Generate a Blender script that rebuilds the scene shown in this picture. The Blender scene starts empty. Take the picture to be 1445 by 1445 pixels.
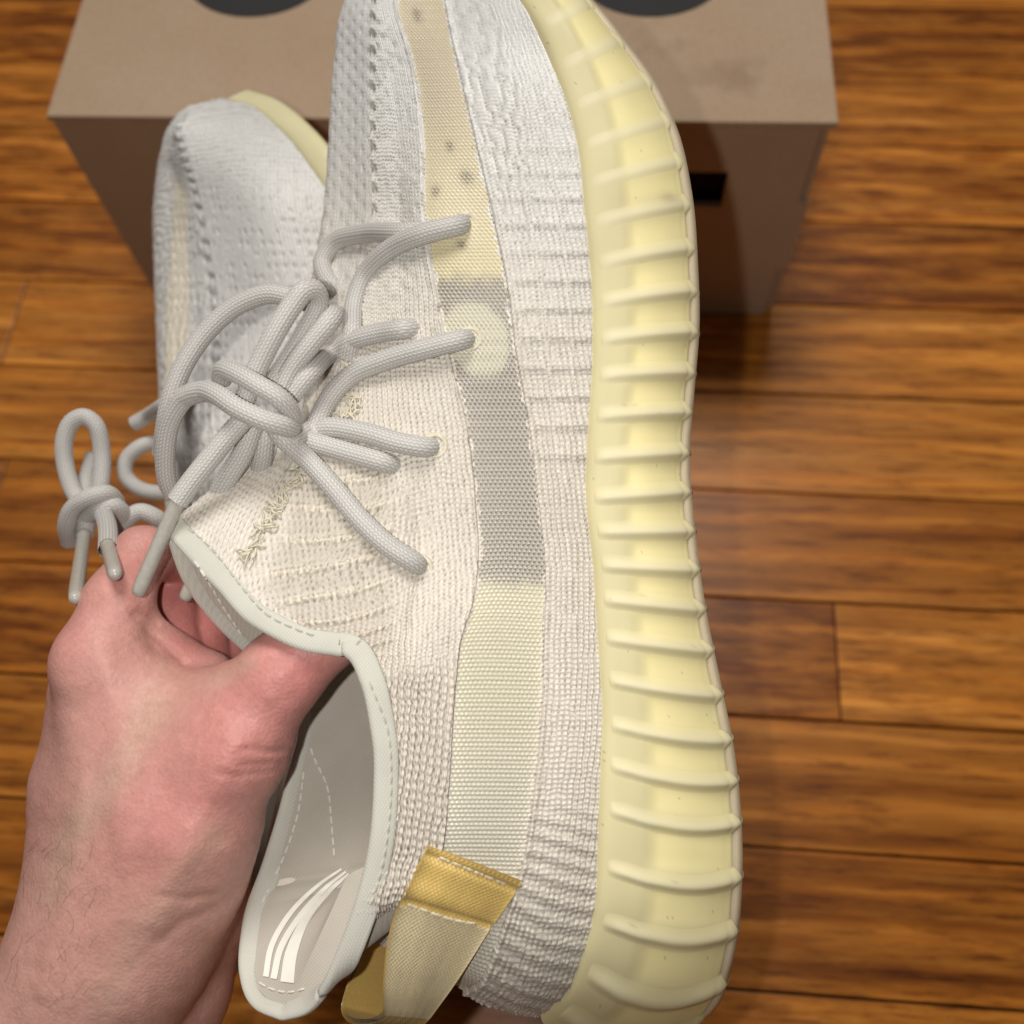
import bpy, bmesh, math, random
import numpy as np
from mathutils import Vector, Matrix
from mathutils.bvhtree import BVHTree
random.seed(7); RNG = np.random.default_rng(11)
scene = bpy.context.scene
COL = scene.collection

# ------------------------------------------------------------------ camera
H_CAM = 0.47006
def basis(p, r, y):
    cx = np.array([1, 0, 0.]); d = np.array([0, math.sin(p), -math.cos(p)]); u = np.array([0, math.cos(p), math.sin(p)])
    x = math.cos(r)*cx + math.sin(r)*u; uu = -math.sin(r)*cx + math.cos(r)*u
    Z = np.array([[math.cos(y), -math.sin(y), 0], [math.sin(y), math.cos(y), 0], [0, 0, 1]])
    return Z@x, Z@uu, Z@d
CX, CU, CD = basis(0.42275, -0.09855, 0.15825)
CAM = np.array([0, 0, H_CAM])
cam_d = bpy.data.cameras.new('camera'); cam = bpy.data.objects.new('camera', cam_d); COL.objects.link(cam)
M = Matrix(((CX[0], CU[0], -CD[0], 0), (CX[1], CU[1], -CD[1], 0), (CX[2], CU[2], -CD[2], H_CAM), (0, 0, 0, 1)))
cam.matrix_world = M
cam_d.sensor_width = 36; cam_d.lens = 36.0; cam_d.clip_start = 0.01; cam_d.clip_end = 50
cam_d.dof.use_dof = True; cam_d.dof.focus_distance = 0.25; cam_d.dof.aperture_fstop = 11.0
scene.camera = cam

# ------------------------------------------------------------------ light: phone flash beside the lens, warm room light above
w = bpy.data.worlds.new('World'); scene.world = w; w.use_nodes = True
w.node_tree.nodes['Background'].inputs[0].default_value = (1.0, 0.86, 0.70, 1)
w.node_tree.nodes['Background'].inputs[1].default_value = 0.05
def lamp(name, kind, loc, power, color, size, target=None):
    d = bpy.data.lights.new(name, kind); d.energy = power; d.color = color
    if kind == 'AREA': d.shape = 'DISK'; d.size = size
    else: d.shadow_soft_size = size
    o = bpy.data.objects.new(name, d); COL.objects.link(o); o.location = loc
    if target is not None:
        o.rotation_euler = (Vector(target)-Vector(loc)).to_track_quat('-Z', 'Y').to_euler()
    return o
fl = CAM - 0.022*CX + 0.004*CU
lamp('phone_flash', 'AREA', fl, 0.45, (1.0, 0.95, 0.885), 0.006, fl + CD)
lamp('ceiling_lamp', 'AREA', (-0.2, 1.35, 2.3), 44.0, (1.0, 0.955, 0.89), 1.1, (0, 0.2, 0))
scene.view_settings.view_transform = 'Standard'; scene.view_settings.look = 'None'
scene.view_settings.exposure = 0.0; scene.view_settings.gamma = 1.0

# ------------------------------------------------------------------ helpers
def cam_pt(px, py, d):
    px = np.asarray(px, float); py = np.asarray(py, float); d = np.asarray(d, float)
    return np.stack([(px-722.5)/1445*d, (py-722.5)/1445*d, d], -1)          # right, down, away
def world(P):
    P = np.asarray(P, float)
    return CAM + P[..., :1]*CX - P[..., 1:2]*CU + P[..., 2:3]*CD
def at(px, py, d): return world(cam_pt(px, py, d))
def hermite(ts, V, tq):
    ts = np.asarray(ts, float); V = np.asarray(V, float); tq = np.asarray(tq, float)
    if V.ndim == 1: V = V[:, None]
    h = np.diff(ts); s = np.diff(V, axis=0)/h[:, None]
    m = np.empty_like(V); m[0] = s[0]; m[-1] = s[-1]
    if len(ts) > 2: m[1:-1] = (s[:-1]*h[1:, None] + s[1:]*h[:-1, None])/(h[:-1]+h[1:])[:, None]
    i = np.clip(np.searchsorted(ts, tq, side='right')-1, 0, len(ts)-2)
    u = ((tq-ts[i])/h[i])[:, None]; hh = h[i][:, None]
    return (2*u**3-3*u**2+1)*V[i] + (u**3-2*u**2+u)*hh*m[i] + (-2*u**3+3*u**2)*V[i+1] + (u**3-u**2)*hh*m[i+1]
def spline(P, n=None, step=None):
    P = np.asarray(P, float); c = np.r_[0, np.cumsum(np.linalg.norm(np.diff(P, axis=0), axis=1)**0.5 + 1e-9)]
    q = hermite(c, P, np.linspace(0, c[-1], 40*len(P)))
    L = np.r_[0, np.cumsum(np.linalg.norm(np.diff(q, axis=0), axis=1))]
    if n is None: n = max(3, int(L[-1]/step)+1)
    t = np.linspace(0, L[-1], n)
    return np.stack([np.interp(t, L, q[:, k]) for k in range(q.shape[1])], -1)
def vnoise(x, y, seed=0):
    xi = np.floor(x).astype(int); yi = np.floor(y).astype(int); fx = x-xi; fy = y-yi
    fx = fx*fx*(3-2*fx); fy = fy*fy*(3-2*fy)
    def hsh(a, b):
        n = (a*374761393 + b*668265263 + seed*144269) & 0x7fffffff
        n = ((n ^ (n >> 13))*1274126177) & 0x7fffffff
        return ((n ^ (n >> 16)) & 0xffff)/65535.0
    return (hsh(xi, yi)*(1-fx)+hsh(xi+1, yi)*fx)*(1-fy) + (hsh(xi, yi+1)*(1-fx)+hsh(xi+1, yi+1)*fx)*fy
def sstep(a, b, x):
    t = np.clip((x-a)/(b-a), 0, 1); return t*t*(3-2*t)
def new_obj(name, me, mat=None, parent=None):
    o = bpy.data.objects.new(name, me); COL.objects.link(o)
    if mat: me.materials.append(mat)
    if parent is not None: o.parent = parent
    return o
def mesh_np(name, V, F, mat=None, parent=None, col=None, smooth=True):
    me = bpy.data.meshes.new(name); V = np.asarray(V, np.float32).reshape(-1, 3); F = np.asarray(F, np.int32)
    k = F.shape[1]
    me.vertices.add(len(V)); me.vertices.foreach_set('co', V.ravel())
    me.loops.add(F.size); me.loops.foreach_set('vertex_index', F.ravel())
    me.polygons.add(len(F)); me.polygons.foreach_set('loop_start', np.arange(0, F.size, k, dtype=np.int32))
    me.polygons.foreach_set('loop_total', np.full(len(F), k, np.int32))
    me.update(calc_edges=True)
    me.polygons.foreach_set('use_smooth', np.full(len(F), smooth, bool))
    if col is not None:
        a = me.color_attributes.new('col', 'FLOAT_COLOR', 'POINT')
        c = np.ones((len(V), 4), np.float32); c[:, :3] = np.asarray(col).reshape(-1, 3); a.data.foreach_set('color', c.ravel())
    me.validate()
    return new_obj(name, me, mat, parent)
def grid_faces(nr, nc, wrap=False, off=0, flip=False):
    r = np.arange(nr-1)[:, None]; c = np.arange(nc if wrap else nc-1)[None, :]
    c2 = (c+1) % nc
    f = np.stack([r*nc+c, r*nc+c2, (r+1)*nc+c2, (r+1)*nc+c], -1).reshape(-1, 4)
    if flip: f = f[:, ::-1]
    return f+off
def grid_normals(P):
    a = np.gradient(P, axis=0); b = np.gradient(P, axis=1)
    n = np.cross(a, b); return n/(np.linalg.norm(n, axis=-1, keepdims=True)+1e-12)
def face_cam(P, N):                      # make a grid's normals point to the camera side overall
    c = P.mean(axis=(0, 1)); s = np.sum(N*(CAM-P), axis=-1).mean()
    return N if s > 0 else -N
def tube(path, rad, nseg=16, caps=True, rz=None, disp=None):
    """swept tube (V, F) along world points; rad scalar or array; rz: flattening of one axis; disp(s, ang) -> extra radius"""
    P = np.asarray(path, float); n = len(P); rad = np.broadcast_to(np.asarray(rad, float), (n,))
    T = np.gradient(P, axis=0); T /= np.linalg.norm(T, axis=1, keepdims=True)+1e-12
    up = CAM-P[0]; N = np.empty_like(P); nrm = up-T[0]*np.dot(up, T[0]); N[0] = nrm/np.linalg.norm(nrm)
    for i in range(1, n):
        v = N[i-1]-T[i]*np.dot(N[i-1], T[i]); N[i] = v/np.linalg.norm(v)
    B = np.cross(T, N); a = np.linspace(0, 2*math.pi, nseg, endpoint=False)
    s = np.r_[0, np.cumsum(np.linalg.norm(np.diff(P, axis=0), axis=1))]
    R = rad[:, None]*np.ones(nseg)[None]
    if disp is not None: R = R + disp(s[:, None], a[None, :])
    ca = np.cos(a)*(rz if rz else 1); sa = np.sin(a)
    V = P[:, None]+R[..., None]*(ca[None, :, None]*N[:, None]+sa[None, :, None]*B[:, None])
    F = grid_faces(n, nseg, wrap=True); V = V.reshape(-1, 3)
    if caps:
        V = np.vstack([V, P[:1]-T[:1]*rad[0]*.5, P[-1:]+T[-1:]*rad[-1]*.5]); k = len(V)
        j = np.arange(nseg); j2 = (j+1) % nseg
        F = np.vstack([F, np.stack([j2, j, np.full(nseg, k-2), np.full(nseg, k-2)], -1),
                       np.stack([(n-1)*nseg+j, (n-1)*nseg+j2, np.full(nseg, k-1), np.full(nseg, k-1)], -1)])
    return V, F
def tube_obj(name, path, rad, mat, parent=None, nseg=16, **kw):
    V, F = tube(path, rad, nseg, **kw)
    me = bpy.data.meshes.new(name)
    me.from_pydata(V.tolist(), [], [tuple(dict.fromkeys(f)) for f in F.tolist()]); me.update()
    me.polygons.foreach_set('use_smooth', np.ones(len(me.polygons), bool))
    return new_obj(name, me, mat, parent)
def join_VF(parts):
    Vs, Fs, o = [], [], 0
    for V, F in parts: Vs.append(V); Fs.append(F+o); o += len(V)
    return np.vstack(Vs), np.vstack(Fs)
def empty(name, loc):
    o = bpy.data.objects.new(name, None); COL.objects.link(o); o.empty_display_size = .02; return o
def tag(o, label=None, cat=None, group=None, kind=None):
    for k, v in (('label', label), ('category', cat), ('group', group), ('kind', kind)):
        if v: o[k] = v
    return o
def box_bm(bm, lo, hi, bev=0):
    r = bmesh.ops.create_cube(bm, size=1)
    for v in r['verts']:
        v.co = Vector([lo[i]+(hi[i]-lo[i])*(v.co[i]+.5) for i in range(3)])
    if bev:
        es = list({e for v in r['verts'] for e in v.link_edges})
        bmesh.ops.bevel(bm, geom=es, offset=bev, segments=2, affect='EDGES', profile=.6)

# ------------------------------------------------------------------ materials
def mat(name):
    m = bpy.data.materials.new(name); m.use_nodes = True
    nt = m.node_tree; return m, nt, nt.nodes['Principled BSDF']
def link(nt, a, b): nt.links.new(a, b)
def noise_node(nt, scale, detail=4, coord=None, rough=.5):
    n = nt.nodes.new('ShaderNodeTexNoise'); n.inputs['Scale'].default_value = scale; n.inputs['Detail'].default_value = detail
    n.inputs['Roughness'].default_value = rough
    if coord: link(nt, coord, n.inputs['Vector'])
    return n
def ramp(nt, fac, stops):
    r = nt.nodes.new('ShaderNodeValToRGB'); e = r.color_ramp.elements
    while len(e) < len(stops): e.new(.5)
    for i, (p, c) in enumerate(stops): e[i].position = p; e[i].color = (*c, 1)
    link(nt, fac, r.inputs['Fac']); return r
def bump(nt, h, strength, dist, b):
    n = nt.nodes.new('ShaderNodeBump'); n.inputs['Strength'].default_value = strength; n.inputs['Distance'].default_value = dist
    link(nt, h, n.inputs['Height']); link(nt, n.outputs[0], b.inputs['Normal']); return n
def mixrgb(nt, mode, fac, a, b):
    n = nt.nodes.new('ShaderNodeMix'); n.data_type = 'RGBA'; n.blend_type = mode
    if hasattr(fac, 'links'): link(nt, fac, n.inputs[0])
    else: n.inputs[0].default_value = fac
    for v, i in ((a, 6), (b, 7)):
        if hasattr(v, 'links'): link(nt, v, n.inputs[i])
        else: n.inputs[i].default_value = (*v, 1)
    return n.outputs[2]
def vcol_mat(name, rough=.6, spec=.4, sheen=0., nscale=900, namt=.12, sss=0., sssr=(1, .9, .6), sss_scale=.003, fine=0.0):
    m, nt, b = mat(name)
    a = nt.nodes.new('ShaderNodeAttribute'); a.attribute_name = 'col'
    tc = nt.nodes.new('ShaderNodeTexCoord')
    n = noise_node(nt, nscale, 3, tc.outputs['Object'])
    r = ramp(nt, n.outputs['Fac'], [(.3, (1-namt,)*3), (.7, (1, 1, 1))])
    c = mixrgb(nt, 'MULTIPLY', 1.0, a.outputs['Color'], r.outputs[0])
    link(nt, c, b.inputs['Base Color'])
    b.inputs['Roughness'].default_value = rough; b.inputs['Specular IOR Level'].default_value = spec
    b.inputs['Sheen Weight'].default_value = sheen
    if sss:
        b.inputs['Subsurface Weight'].default_value = sss; b.inputs['Subsurface Radius'].default_value = sssr
        b.inputs['Subsurface Scale'].default_value = sss_scale
    if fine:
        n2 = noise_node(nt, nscale*2.2, 2, tc.outputs['Object']); bump(nt, n2.outputs['Fac'], .5, fine, b)
    return m
def plain_mat(name, color, rough=.5, spec=.4, nscale=600, namt=.1, bmp=0., sss=0.):
    m, nt, b = mat(name); tc = nt.nodes.new('ShaderNodeTexCoord')
    n = noise_node(nt, nscale, 4, tc.outputs['Object'])
    r = ramp(nt, n.outputs['Fac'], [(.3, tuple(c*(1-namt) for c in color)), (.7, color)])
    link(nt, r.outputs[0], b.inputs['Base Color']); b.inputs['Roughness'].default_value = rough
    b.inputs['Specular IOR Level'].default_value = spec
    if bmp: bump(nt, n.outputs['Fac'], .6, bmp, b)
    if sss:
        b.inputs['Subsurface Weight'].default_value = sss; b.inputs['Subsurface Radius'].default_value = (1, .8, .5); b.inputs['Subsurface Scale'].default_value = .003
    return m
M_KNIT = vcol_mat('white_knit_yarn', .36, .6, .1, 1500, .14, fine=.0002)
M_MESH = vcol_mat('clear_mesh_band', .34, .55, 0, 1500, .1)
M_RUB = vcol_mat('pale_yellow_rubber', .5, .3, 0, 60, .05)
M_RIB = plain_mat('milky_rubber', (.74, .71, .48), .38, .4, 80, .06, sss=.6)
M_OUT = plain_mat('clear_outsole_rubber', (.66, .56, .40), .35, .45, 90, .1, sss=.5)
M_LACE = vcol_mat('grey_lace_braid', .55, .4, .1, 1800, .1)
M_AGLET = plain_mat('clear_aglet_plastic', (.47, .455, .41), .22, .5, 900, .12, bmp=.0001)
M_THREAD = plain_mat('seam_thread', (.58, .57, .50), .5, .4, 900, .1)
M_STITCH = plain_mat('lining_thread', (.80, .78, .72), .45, .5, 900, .1)
M_YARN = plain_mat('seam_yarn', (.74, .69, .55), .45, .5, 900, .2)
M_PRINT = plain_mat('white_heel_print', (.86, .85, .78), .4, .4, 500, .04)

def weave_mat(name, color, scale=1500, amt=.25, rough=.7, bmp=.0002, spec=.25, dark=.75):
    """fine twill: two crossed wave fields in object space"""
    m, nt, b = mat(name); tc = nt.nodes.new('ShaderNodeTexCoord')
    def wave(rot, sc):
        mp = nt.nodes.new('ShaderNodeMapping'); mp.inputs['Rotation'].default_value = rot; link(nt, tc.outputs['Object'], mp.inputs[0])
        wv = nt.nodes.new('ShaderNodeTexWave'); wv.inputs['Scale'].default_value = sc; wv.inputs['Distortion'].default_value = .6
        link(nt, mp.outputs[0], wv.inputs[0]); return wv
    a = wave((.2, .3, .6), scale); c = wave((.5, .1, -.9), scale*.9)
    mx = nt.nodes.new('ShaderNodeMath'); mx.operation = 'MULTIPLY'; link(nt, a.outputs['Fac'], mx.inputs[0]); link(nt, c.outputs['Fac'], mx.inputs[1])
    r = ramp(nt, mx.outputs[0], [(0, tuple(v*dark for v in color)), (.6, color)])
    n = noise_node(nt, 70, 4, tc.outputs['Object'])
    r2 = ramp(nt, n.outputs['Fac'], [(.3, (.9, .9, .9)), (.7, (1, 1, 1))])
    link(nt, mixrgb(nt, 'MULTIPLY', 1., r.outputs[0], r2.outputs[0]), b.inputs['Base Color'])
    b.inputs['Roughness'].default_value = rough; b.inputs['Specular IOR Level'].default_value = spec
    b.inputs['Sheen Weight'].default_value = .1
    bump(nt, mx.outputs[0], amt, bmp, b)
    return m
M_BIND = weave_mat('grey_green_binding_tape', (.66, .655, .59), 640, .22, bmp=.00012, dark=.86)
M_LINING = weave_mat('grey_lining_fabric', (.54, .50, .435), 620, .2, dark=.86)
M_CARD = None

# ------------------------------------------------------------------ floor
def wood_mat():
    m, nt, b = mat('oak_strip_wood'); N = nt.nodes
    tc = N.new('ShaderNodeTexCoord')
    sd = N.new('ShaderNodeAttribute'); sd.attribute_type = 'OBJECT'; sd.attribute_name = 'seed'
    tn = N.new('ShaderNodeAttribute'); tn.attribute_type = 'OBJECT'; tn.attribute_name = 'tone'
    comb = N.new('ShaderNodeCombineXYZ'); link(nt, sd.outputs['Fac'], comb.inputs[0]); link(nt, sd.outputs['Fac'], comb.inputs[1]); link(nt, sd.outputs['Fac'], comb.inputs[2])
    add = N.new('ShaderNodeVectorMath'); add.operation = 'ADD'; link(nt, tc.outputs['Object'], add.inputs[0]); link(nt, comb.outputs[0], add.inputs[1])
    def mp(sx, sy, sz):
        q = N.new('ShaderNodeMapping'); q.inputs['Scale'].default_value = (sx, sy, sz); link(nt, add.outputs[0], q.inputs[0]); return q.outputs[0]
    # growth rings: warped distance field, drawn out along the board
    warp = noise_node(nt, 1, 3, mp(3.2, 14, 1), .5)
    sep = N.new('ShaderNodeSeparateXYZ'); link(nt, tc.outputs['Object'], sep.inputs[0])
    ma = N.new('ShaderNodeMath'); ma.operation = 'MULTIPLY_ADD'; link(nt, warp.outputs['Fac'], ma.inputs[0]); ma.inputs[1].default_value = 3.2
    sy = N.new('ShaderNodeMath'); sy.operation = 'MULTIPLY'; link(nt, sep.outputs[1], sy.inputs[0]); sy.inputs[1].default_value = 55
    link(nt, sy.outputs[0], ma.inputs[2])
    fr = N.new('ShaderNodeMath'); fr.operation = 'SINE'
    m6 = N.new('ShaderNodeMath'); m6.operation = 'MULTIPLY'; link(nt, ma.outputs[0], m6.inputs[0]); m6.inputs[1].default_value = 6.28
    link(nt, m6.outputs[0], fr.inputs[0])
    rings = ramp(nt, fr.outputs[0], [(.0, (.5,)*3), (.55, (.62,)*3), (1, (1.0,)*3)])
    pores = noise_node(nt, 1, 5, mp(30, 330, 1), .72)
    pr = ramp(nt, pores.outputs['Fac'], [(.36, (.40, .31, .2)), (.5, (1, 1, 1))])
    streak = noise_node(nt, 1, 6, mp(4.5, 170, 1), .6)
    st = ramp(nt, streak.outputs['Fac'], [(.26, (.50, .16, .016)), (.5, (.63, .23, .031)), (.76, (.75, .32, .064))])
    c = mixrgb(nt, 'MULTIPLY', .55, st.outputs[0], rings.outputs[0])
    md = N.new('ShaderNodeMath'); md.operation = 'FRACT'; link(nt, sd.outputs['Fac'], md.inputs[0])
    c = mixrgb(nt, 'MULTIPLY', .85, c, pr.outputs[0])
    blot = noise_node(nt, 1, 4, mp(5, 95, 1), .6)
    bl = ramp(nt, blot.outputs['Fac'], [(.34, (.5, .40, .28)), (.5, (1, 1, 1))])
    fleck = noise_node(nt, 1, 4, mp(22, 130, 1), .6); fk = ramp(nt, fleck.outputs['Fac'], [(.4, (.55, .42, .3)), (.56, (1.08, 1.08, 1.08))])
    c = mixrgb(nt, 'MULTIPLY', md.outputs[0], c, fk.outputs[0])
    c = mixrgb(nt, 'MULTIPLY', .75, c, bl.outputs[0])
    tr = ramp(nt, tn.outputs['Fac'], [(0, (.34, .25, .16)), (.5, (.95, .93, .88)), (1, (1.3, 1.42, 1.6))])
    c = mixrgb(nt, 'MULTIPLY', 1., c, tr.outputs[0])
    link(nt, c, b.inputs['Base Color'])
    rr = N.new('ShaderNodeMapRange'); link(nt, pores.outputs['Fac'], rr.inputs[0]); rr.inputs[3].default_value = .42; rr.inputs[4].default_value = .3
    link(nt, rr.outputs[0], b.inputs['Roughness']); b.inputs['Specular IOR Level'].default_value = .25
    b.inputs['Coat Weight'].default_value = .0; b.inputs['Coat Roughness'].default_value = .3
    bump(nt, pores.outputs['Fac'], .25, .0004, b)
    return m
M_WOOD = wood_mat(); M_GAP = plain_mat('dark_joint', (.03, .014, .006), .8, .1)
floor = tag(empty('floor', (0, 0, 0)), kind='structure')
bm = bmesh.new(); box_bm(bm, (-1.3, -.7, -.03), (1.3, 1.4, -.014)); me = bpy.data.meshes.new('subfloor'); bm.to_mesh(me); bm.free()
new_obj('subfloor', me, M_GAP, floor)
PW = 0.05715; PH0 = 0.45505
TONES = {0: .48, 1: .36, 2: .66, 3: .58, 4: .40, 5: .72, 6: .40, 7: .34, 8: .52, 9: .6, -1: .5, -2: .35, -3: .6}
def plank(x0, x1, k, tone, seed):
    y1 = PH0-k*PW; y0 = y1-PW
    bm = bmesh.new(); L = x1-x0
    box_bm(bm, (-L/2+.0004, -PW/2+.0006, -.012), (L/2-.0004, PW/2-.0006, 0), .0005)
    me = bpy.data.meshes.new('plank'); bm.to_mesh(me); bm.free()
    o = new_obj('plank', me, M_WOOD, floor); o.location = ((x0+x1)/2, (y0+y1)/2, RNG.uniform(-.0003, 0))
    o['seed'] = float(seed); o['tone'] = float(tone)
def floor_xy(px, py):
    r = (px-722.5)/1445*CX-(py-722.5)/1445*CU+CD; t = -H_CAM/r[2]; return (CAM+t*r)[:2]
jx = floor_xy(1182, 935)[0]; jk = int(math.floor((PH0-floor_xy(1182, 935)[1])/PW))
for k in range(-14, 18):
    x = -1.25+RNG.uniform(0, .3); cuts = [-1.25]
    while x < 1.2:
        cuts.append(x); x += RNG.uniform(.35, .8)
    cuts.append(1.25)
    if k == jk: cuts = [-1.25, -.62, jx, .9, 1.25]
    else: cuts = [c for c in cuts if abs(c) > .30 or c in (-1.25, 1.25)]
    for i, (a, b2) in enumerate(zip(cuts[:-1], cuts[1:])):
        t = TONES.get(k, RNG.uniform(.3, .7))+RNG.uniform(-.05, .05)
        if k == jk: t = .30 if b2 <= jx+1e-6 else .68
        plank(a, b2, k, t, RNG.uniform(0, 40))

# ------------------------------------------------------------------ cardboard box
def card_mat(name, c0, c1):
    m, nt, b = mat(name); tc = nt.nodes.new('ShaderNodeTexCoord')
    n = noise_node(nt, 9, 5, tc.outputs['Object'], .6); n2 = noise_node(nt, 700, 3, tc.outputs['Object'])
    r = ramp(nt, n.outputs['Fac'], [(.3, c0), (.7, c1)])
    r2 = ramp(nt, n2.outputs['Fac'], [(.3, (.88,)*3), (.65, (1,)*3)])
    c = mixrgb(nt, 'MULTIPLY', 1., r.outputs[0], r2.outputs[0])
    s = noise_node(nt, 16, 4, tc.outputs['Object'], .6); sr = ramp(nt, s.outputs['Fac'], [(.62, (1, 1, 1)), (.72, (.74, .68, .66))])
    link(nt, mixrgb(nt, 'MULTIPLY', .7, c, sr.outputs[0]), b.inputs['Base Color'])
    b.inputs['Roughness'].default_value = .75; b.inputs['Specular IOR Level'].default_value = .2
    bump(nt, n2.outputs['Fac'], .2, .0002, b); return m
M_CARD = card_mat('brown_cardboard', (.42, .30, .20), (.48, .35, .25))
M_BLACKINK = plain_mat('black_print', (.012, .012, .013), .6, .3)
M_DARKIN = plain_mat('box_inside_shade', (.02, .013, .008), .9, .1)  # near-black colour stands in for shade inside the box, behind the slots
BW, BH, BD = .34019, .13966, .24
bx = tag(empty('shoe_box', (0, 0, 0)), 'brown cardboard shoe box with black round prints on its lid, behind the sneakers', 'box')
bx.location = (-.23987, .32752, 0); bx.rotation_euler = (0, 0, .01631)
def part_box(name, lo, hi, m, parent, bev=.0008):
    bm = bmesh.new(); box_bm(bm, lo, hi, bev); me = bpy.data.meshes.new(name); bm.to_mesh(me); bm.free()
    return new_obj(name, me, m, parent)
TH = .0035
part_box('lid', (-.0012, -.0012, BH-TH), (BW+.0012, BD, BH), M_CARD, bx, .0012)
part_box('side_panel', (0, .004, .001), (TH, BD-.004, BH-TH-.0003), M_CARD, bx)
part_box('side_panel', (BW-TH, .004, .001), (BW, BD-.004, BH-TH-.0003), M_CARD, bx)
part_box('back_panel', (TH, BD-.004, .001), (BW-TH, BD-.0005, BH-TH-.0003), M_CARD, bx)
part_box('inner_panel', (TH+.0005, .0075, .001), (BW-TH-.0005, .009, BH-TH-.001), M_DARKIN, bx)
part_box('bottom_panel', (TH, .004, .0005), (BW-TH, BD-.005, .003), M_DARKIN, bx)
# front panel: outline with tabs leaving two slots at its right edge, and a cut slot
def slab(name, outline, hole, th, m, parent):
    bm = bmesh.new()
    def loop(pts, y): return [bm.verts.new((x, y, z)) for x, z in pts]
    fo = loop(outline, 0); es = [bm.edges.new((fo[i], fo[(i+1) % len(fo)])) for i in range(len(fo))]
    if hole:
        ho = loop(hole, 0); es += [bm.edges.new((ho[i], ho[(i+1) % len(ho)])) for i in range(len(ho))]
    bmesh.ops.triangle_fill(bm, use_beauty=True, edges=es)
    r = bmesh.ops.extrude_face_region(bm, geom=bm.faces[:])
    for e in r['geom']:
        if isinstance(e, bmesh.types.BMVert): e.co.y += th
    bmesh.ops.recalc_face_normals(bm, faces=bm.faces[:])
    me = bpy.data.meshes.new(name); bm.to_mesh(me); bm.free(); return new_obj(name, me, m, parent)
zt = BH-TH-.0003; g = .0048
slab('front_panel', [(0, .0006), (BW-g, .0006), (BW-g, .040), (BW, .041), (BW, .088), (BW-g, .089), (BW-g, zt-.001), (BW-g, zt), (0, zt)],
     [(.240, .0855), (.3004, .0855), (.3004, .1085), (.240, .1085)], TH, M_CARD, bx)
def disc(name, cx, cy, rx, ry, z, m, parent):
    bm = bmesh.new(); bmesh.ops.create_circle(bm, cap_ends=True, segments=72, radius=1)
    for v in bm.verts: v.co = Vector((cx+v.co.x*rx, cy+v.co.y*ry, z))
    r = bmesh.ops.extrude_face_region(bm, geom=bm.faces[:])
    for e in r['geom']:
        if isinstance(e, bmesh.types.BMVert): e.co.z += .00025
    bmesh.ops.recalc_face_normals(bm, faces=bm.faces[:])
    me = bpy.data.meshes.new(name); bm.to_mesh(me); bm.free(); return new_obj(name, me, m, parent)
def lid_local(px, py):
    r = (px-722.5)/1445*CX-(py-722.5)/1445*CU+CD; t = (BH-H_CAM)/r[2]; p = (CAM+t*r)[:2]-np.array([-.23987, .32752])
    c, s = math.cos(.01631), math.sin(.01631); return c*p[0]+s*p[1], -s*p[0]+c*p[1]
for px, py, ww in ((350, 24, .034), (918, 24, .034)):
    lx, ly = lid_local(px, py); disc('round_print', lx, ly+ww*.86, ww, ww*.86, BH+.0001, M_BLACKINK, bx)
#@@SHOES

# ------------------------------------------------------------------ shoe frames
class Frame:
    """shoe frame: an axis on the sole's bottom line, U = up out of the sole, W = towards the viewer's side"""
    def __init__(s, phi, x_at, x_slope, y_ref, d_heel, d_slope, y_heel):
        s.p = math.radians(phi); s.xa, s.xs, s.yr, s.dh, s.ds, s.yh = x_at, x_slope, y_ref, d_heel, d_slope, y_heel
        s.U = np.array([-math.cos(s.p), 0, -math.sin(s.p)]); s.W = np.array([math.sin(s.p), 0, -math.cos(s.p)])
    def ax(s, y): return s.xa+(y-s.yr)*s.xs
    def dax(s, y): return s.dh+(s.yh-y)*s.ds
    def pt(s, x, y, wc, dd=0.):
        wc = wc*.01; da = s.dax(y); X0 = (s.ax(y)-722.5)/1445*da; D = da
        for _ in range(5):
            m = (x-722.5)/1445*D-X0; v = (wc*math.sin(s.p)-m)/math.cos(s.p)
            D = da-v*math.sin(s.p)-wc*math.cos(s.p)
        return cam_pt(x, y, D+dd)
    def vw(s, y, v, wc):
        return cam_pt(s.ax(y), y, s.dax(y))+s.U*v*.01+s.W*wc*.01
def column(fr, pts):
    """pts: (t, x, y, w[, dd]) -> (t list, camera-space points)"""
    return [p[0] for p in pts], np.array([fr.pt(*p[1:]) for p in pts])
def eval_cols(cols, tq):
    return np.stack([hermite(t, P, tq) for t, P in cols], 1)
def patch(net, counts):
    """net [nr, ncol, 3] -> dense across the columns"""
    nr, nc, _ = net.shape
    ch = np.linalg.norm(np.diff(net, axis=1), axis=2).mean(0)**.8; s = np.r_[0, np.cumsum(ch)]
    sq = np.concatenate([np.linspace(s[i], s[i+1], counts[i], endpoint=False) for i in range(nc-1)]+[[s[-1]]])
    V = net.transpose(1, 0, 2).reshape(nc, -1)
    return hermite(s, V, sq).reshape(len(sq), nr, 3).transpose(1, 0, 2)
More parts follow.
